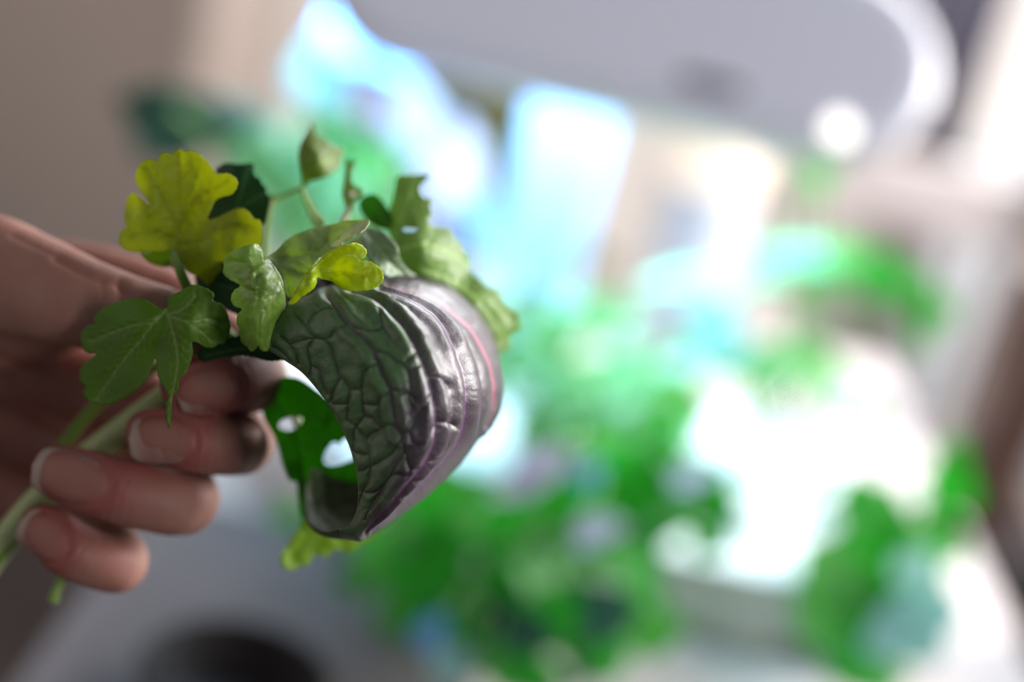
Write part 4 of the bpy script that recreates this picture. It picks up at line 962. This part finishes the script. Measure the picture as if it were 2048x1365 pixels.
THUMB = [(400, 668, 27, 6.4), (340, 648, 26, 8.4), (235, 625, 27, 10.0), (150, 602, 29, 11.6), (60, 572, 33, 13.6), (-60, 540, 40, 16), (-230, 560, 52, 19), (-420, 640, 66, 22)]
PALM = [[(90, 700, 92, 15), (-120, 700, 88, 18), (-420, 720, 78, 24), (-640, 740, 74, 27), (-860, 760, 76, 29), (-1150, 780, 80, 32), (-1500, 800, 84, 36)],
        [(60, 850, 92, 14), (-150, 840, 88, 17), (-420, 800, 80, 22)],
        [(0, 960, 90, 13), (-150, 930, 86, 17), (-400, 860, 78, 21)],
        [(60, 620, 82, 13), (-120, 620, 74, 16), (-350, 660, 70, 21)],
        [(130, 640, 62, 7), (60, 650, 68, 9), (-60, 640, 66, 14)]]
def pts_of(L): return [np.append(K(a, b, c), r) for a, b, c, r in L]
RES = 0.85
lo = K(-1430, 1240, 20) * 1.0; 
X0, X1 = -345.0, -45.0; Y0, Y1 = -96.0, 62.0; Z0, Z1 = 352.0, 462.0
nx, ny, nz = int((X1 - X0) / RES), int((Y1 - Y0) / RES), int((Z1 - Z0) / RES)
gx = X0 + np.arange(nx) * RES; gy = Y0 + np.arange(ny) * RES; gz = Z0 + np.arange(nz) * RES
BIG = 50.0
def caps_into(fld, chain, k):
    """smooth union of a chain of tapered capsules, evaluated only near each piece"""
    c = catmull(np.array(chain), 4)
    for i in range(len(c) - 1):
        a, b = c[i][:3], c[i + 1][:3]; ra, rb = c[i][3], c[i + 1][3]
        m = max(ra, rb) + 8.0
        l = np.minimum(a, b) - m; u = np.maximum(a, b) + m
        i0, i1 = max(0, int((l[0] - X0) / RES)), min(nx, int((u[0] - X0) / RES) + 1)
        j0, j1 = max(0, int((l[1] - Y0) / RES)), min(ny, int((u[1] - Y0) / RES) + 1)
        k0, k1 = max(0, int((l[2] - Z0) / RES)), min(nz, int((u[2] - Z0) / RES) + 1)
        if i0 >= i1 or j0 >= j1 or k0 >= k1: continue
        x = gx[i0:i1, None, None] - a[0]; y = gy[None, j0:j1, None] - a[1]; z = gz[None, None, k0:k1] - a[2]
        ab = b - a; L2 = ab @ ab + 1e-9
        t = np.clip((x * ab[0] + y * ab[1] + z * ab[2]) / L2, 0, 1)
        d = np.sqrt((x - t * ab[0]) ** 2 + (y - t * ab[1]) ** 2 + (z - t * ab[2]) ** 2) - (ra + t * (rb - ra))
        s = fld[i0:i1, j0:j1, k0:k1]
        if k > 0:
            hh = np.clip(0.5 + 0.5 * (s - d) / k, 0, 1)
            s[...] = s * (1 - hh) + d * hh - k * hh * (1 - hh)
        else:
            np.minimum(s, d, out=s)
field = np.full((nx, ny, nz), BIG, np.float32)
for ch in PALM: caps_into(field, pts_of(ch), 5.0)
tf = np.full_like(field, BIG); caps_into(tf, pts_of(THUMB), 1.5)
def smin(a, b, k):
    hh = np.clip(0.5 + 0.5 * (a - b) / k, 0, 1)
    return a * (1 - hh) + b * hh - k * hh * (1 - hh)
field = smin(field, tf, 5.0)
ff_ = np.full_like(field, BIG)
for nme, ch in FING.items():
    f1_ = np.full_like(field, BIG); caps_into(f1_, pts_of(ch), 1.5)
    ff_ = smin(ff_, f1_, 0.9)
zw = np.clip((gz - 412) / 14, 0, 1)[None, None, :]           # fingers melt into the palm only at their roots
field = np.where(zw > 0, smin(field, ff_, 0.9 + 4.5 * zw), smin(field, ff_, 0.9))

# nails: frame on each fingertip
toC = np.array([0, 0, -1.0])
NAILS = {'index': ((352, 790, 22), (470, 766, 26), 6.9, 0.30, (0.12, -0.18)), 'middle': ((262, 878, 24), (388, 884, 26), 7.3, 0.30, (-0.18, 0.10)),
         'ring': ((72, 932, 25), (218, 976, 26), 7.5, 0.25, (-0.08, 0.18)), 'little': ((50, 1042, 30), (142, 1098, 30), 6.6, 0.25, (-0.15, 0.16))}
nailframes = {}
for nme, (t_, b_, r_, fr, tl) in NAILS.items():
    ch = [np.append(K(a, b, c), r) for a, b, c, r in FING[nme]]
    A = K(*t_); B = K(*b_)
    ax = B - A; ln = np.linalg.norm(ax); ax /= ln
    up = toC + np.array([tl[0], tl[1], 0]); up = up - ax * (up @ ax); up /= np.linalg.norm(up)
    sd_ = np.cross(up, ax)
    nailframes[nme] = (A, ax, up, sd_, ln, r_, ch)

def surface_nets(f):
    s = f < 0
    nx_, ny_, nz_ = f.shape
    cnt = np.zeros((nx_ - 1, ny_ - 1, nz_ - 1), np.int32)
    act = np.zeros_like(cnt, bool)
    c = [s[i:nx_ - 1 + i, j:ny_ - 1 + j, k:nz_ - 1 + k] for i in (0, 1) for j in (0, 1) for k in (0, 1)]
    sm = sum(q.astype(np.int8) for q in c); act = (sm > 0) & (sm < 8)
    I = np.argwhere(act); vid = np.full(act.shape, -1, np.int64); vid[act] = np.arange(len(I))
    acc = np.zeros((len(I), 3)); n_ = np.zeros(len(I))
    corners = [(i, j, k) for i in (0, 1) for j in (0, 1) for k in (0, 1)]
    val = {q: f[I[:, 0] + q[0], I[:, 1] + q[1], I[:, 2] + q[2]].astype(float) for q in corners}
    for a in corners:
        for ax in range(3):
            if a[ax] == 0:
                b = list(a); b[ax] = 1; b = tuple(b)
                va, vb = val[a], val[b]; m = (va < 0) != (vb < 0)
                t = np.where(m, va / np.where(m, va - vb, 1), 0)
                p_ = np.array(a, float)[None] + 0; p_ = np.repeat(p_, len(I), 0); p_[:, ax] += t
                acc[m] += p_[m]; n_[m] += 1
    V = I + acc / n_[:, None]
    Fq = []
    for ax in range(3):
        o1_, o2_ = [q for q in range(3) if q != ax]
        sl0 = [slice(None)] * 3; sl1 = [slice(None)] * 3; sl0[ax] = slice(0, -1); sl1[ax] = slice(1, None)
        cr_ = s[tuple(sl0)] != s[tuple(sl1)]
        E_ = np.argwhere(cr_)
        E_ = E_[(E_[:, o1_] > 0) & (E_[:, o2_] > 0) & (E_[:, o1_] < act.shape[o1_]) & (E_[:, o2_] < act.shape[o2_]) & (E_[:, ax] < act.shape[ax])]
        def g(d1, d2):
            q = E_.copy(); q[:, o1_] -= d1; q[:, o2_] -= d2
            return vid[q[:, 0], q[:, 1], q[:, 2]]
        quad = np.stack([g(0, 0), g(1, 0), g(1, 1), g(0, 1)], 1)
        ins = s[E_[:, 0], E_[:, 1], E_[:, 2]]
        flip = ins if ax != 1 else ~ins
        quad[flip] = quad[flip][:, ::-1]
        Fq.append(quad)
    Fq = np.concatenate(Fq); Fq = Fq[(Fq >= 0).all(1)]
    return V, Fq
Vg, Fg = surface_nets(field)
Vc = Vg * RES + np.array([X0, Y0, Z0])
# relax the grid steps a little
nvx = len(Vc)
for it in range(4):
    S_ = np.zeros_like(Vc); n_ = np.zeros(nvx)
    for a, b in ((0, 1), (1, 2), (2, 3), (3, 0)):
        np.add.at(S_, Fg[:, a], Vc[Fg[:, b]]); np.add.at(S_, Fg[:, b], Vc[Fg[:, a]])
        np.add.at(n_, Fg[:, a], 1); np.add.at(n_, Fg[:, b], 1)
    Vc = Vc * 0.45 + 0.55 * S_ / n_[:, None]
e1 = Vc[Fg[:, 1]] - Vc[Fg[:, 0]]; e2 = Vc[Fg[:, 3]] - Vc[Fg[:, 0]]; fn = np.cross(e1, e2)
vn = np.zeros_like(Vc)
for a in range(4): np.add.at(vn, Fg[:, a], fn)
vn /= np.linalg.norm(vn, axis=1)[:, None] + 1e-12
# outward check at the vertex nearest the camera
q_ = np.argmin(Vc[:, 2])
if vn[q_][2] > 0: vn = -vn; Fg = Fg[:, ::-1]

red = np.zeros(nvx); crease = np.zeros(nvx); push = np.zeros(nvx)
for nme, (A, ax, up, sd_, ln, r_, ch) in nailframes.items():
    rel = Vc - A; u = rel @ ax; s = rel @ sd_; h_ = rel @ up
    front = h_ > -6
    wdt = r_ * 0.86
    e = np.sqrt(np.clip(((u - ln * 0.52) / (ln * 0.55)), -9, 9) ** 2 + (s / wdt) ** 2)
    near = front & (e < 2.2)
    push[near] += -0.35 * np.exp(-((e[near] - 1.03) / 0.10) ** 2)          # groove round the nail
    push[near] += 0.30 * np.exp(-((e[near] - 1.25) / 0.14) ** 2)           # soft fold beside it
    red[near] += 0.6 * np.exp(-((e[near] - 1.2) / 0.35) ** 2)
    tipc = K(*FING[nme][0][:3]); red += 0.5 * np.exp(-(np.linalg.norm(Vc - tipc, axis=1) / 9) ** 2)
    # knuckle wrinkles above the end joint
    J = K(*FING[nme][2][:3]); rj = Vc - J; dj = rj @ ax
    nearj = (np.linalg.norm(rj, axis=1) < 13) & (rj @ up > -2)
    wr = np.cos(dj * 2 * math.pi / 2.3 + 0.6 * np.sin((Vc @ sd_) * 0.7)) * np.exp(-(dj / 4.5) ** 2)
    push[nearj] += 0.10 * wr[nearj]; crease[nearj] += np.clip(-wr[nearj], 0, 1) * 0.15
    red += 0.35 * np.exp(-(np.linalg.norm(rj, axis=1) / 12) ** 2)
# thumb joint creases and the fold where the thumb meets the hand
def crease_line(pts, wdt, depth, dark, zmax=60):
    global push, crease
    L = np.array([K(*p)[:2] for p in pts]); d = dist_lines(Vc[:, :2], [catmull(L, 3)])
    m = (Vc[:, 2] < 340 + zmax) & (vn[:, 2] < -0.05)
    push[m] += -depth * np.exp(-(d[m] / wdt) ** 2); crease[m] += dark * np.exp(-(d[m] / wdt) ** 2)
crease_line([(238, 560, 20), (243, 590, 18), (240, 622, 18)], 0.9, 0.7, 0.55)
crease_line([(252, 562, 20), (258, 600, 18), (252, 640, 18)], 0.6, 0.3, 0.3)
crease_line([(205, 560, 20), (212, 600, 18)], 0.6, 0.25, 0.25)
crease_line([(120, 520, 24), (190, 556, 20), (225, 566, 18), (262, 590, 18)], 1.2, 0.6, 0.25)
crease_line([(20, 470, 24), (90, 505, 20), (170, 545, 18)], 0.8, 0.25, 0.12)
for kx in range(9):
    crease_line([(110 + 13 * kx, 575 + 3 * kx, 20), (120 + 13 * kx, 625 + 3 * kx, 18)], 0.5, 0.10, 0.06)
crease_line([(-60, 700, 50), (60, 760, 50), (150, 800, 50), (230, 800, 50)], 1.6, 0.8, 0.35, 90)
crease_line([(-80, 800, 50), (40, 850, 50), (110, 900, 50)], 1.4, 0.6, 0.3, 90)
nz3 = np.array([noise.noise(Vector(v * 0.12)) for v in Vc]); nz4 = np.array([noise.noise(Vector(v * 0.5)) for v in Vc])
palm_m = np.clip((Vc[:, 2] - 385) / 25, 0, 1)
red += 0.30 * nz3 + 0.35 * palm_m + 0.15
push += 0.25 * nz3 + 0.06 * nz4
Vc = Vc + vn * push[:, None]
# trim the forearm where the box of the field ends (well outside the picture)
hand_pts = cam2world(Vc)
hand = mesh_obj('person', hand_pts, Fg, skin_mat(), None, origin=cam2world([K(-300, 760, 76)])[0],
                attrs={'red': np.clip(red, 0, 1), 'crease': np.clip(crease, 0, 1)})
tag(hand, 'left hand with short natural nails gripping the bunch of leaves by the stems', 'person')

MN = nail_mat()
for nme, (A, ax, up, sd_, ln, r_, ch) in nailframes.items():
    na, nb = 26, 22; V = []; free = []
    cc = catmull(np.array([c[:4] for c in ch[:4]]), 10)
    for i in range(na):
        u = i / (na - 1)
        base = A + ax * (u * ln * 0.97)
        # width rounds off at the tip and at the root
        wf = (1 - abs(2 * u - 1) ** 3.2) ** 0.5 if 0 < u < 1 else 0.0
        if u < 0.5: wf = max(wf, 0.0) ** 0.7
        # find the finger axis under this point
        dd = np.linalg.norm((cc[:, :3] - base) - ((cc[:, :3] - base) @ up)[:, None] * up[None], axis=1)
        j = int(np.argmin(dd)); axp = cc[j, :3]; rr = cc[j, 3]
        axh = (axp - A) @ up
        rr = max(rr, r_ * 0.86)
        for k in range(nb):
            s = (k / (nb - 1) * 2 - 1) * 0.98 * wf
            ang = s * 1.02
            x = math.sin(ang) * r_ * 1.0
            hgt = axh + rr * 1.0 - (1 - math.cos(ang)) * r_ * 0.95 + 0.22
            if u < 0.18: hgt -= (0.18 - u) * 4.0
            if u > 0.8: hgt -= (u - 0.8) * 3.0
            V.append(A + ax * (u * ln * 0.97) + sd_ * x + up * hgt)
            lun = 0.16 + 0.05 * (k / (nb - 1) * 2 - 1) ** 2
            free.append(1 / (1 + math.exp((u - lun) * 34)))
    ix = np.arange(na * nb).reshape(na, nb)
    fc = np.stack([ix[:-1, :-1].ravel(), ix[:-1, 1:].ravel(), ix[1:, 1:].ravel(), ix[1:, :-1].ravel()], 1)
    W_ = cam2world(np.array(V))
    nn_ = np.cross(W_[fc[200, 1]] - W_[fc[200, 0]], W_[fc[200, 2]] - W_[fc[200, 0]])
    if nn_ @ FW > 0: fc = fc[:, ::-1]
    o = mesh_obj('fingernail', W_, fc, MN, hand, attrs={'free': free})
    so = o.modifiers.new('thickness', 'SOLIDIFY'); so.thickness = 0.0005; so.offset = -1
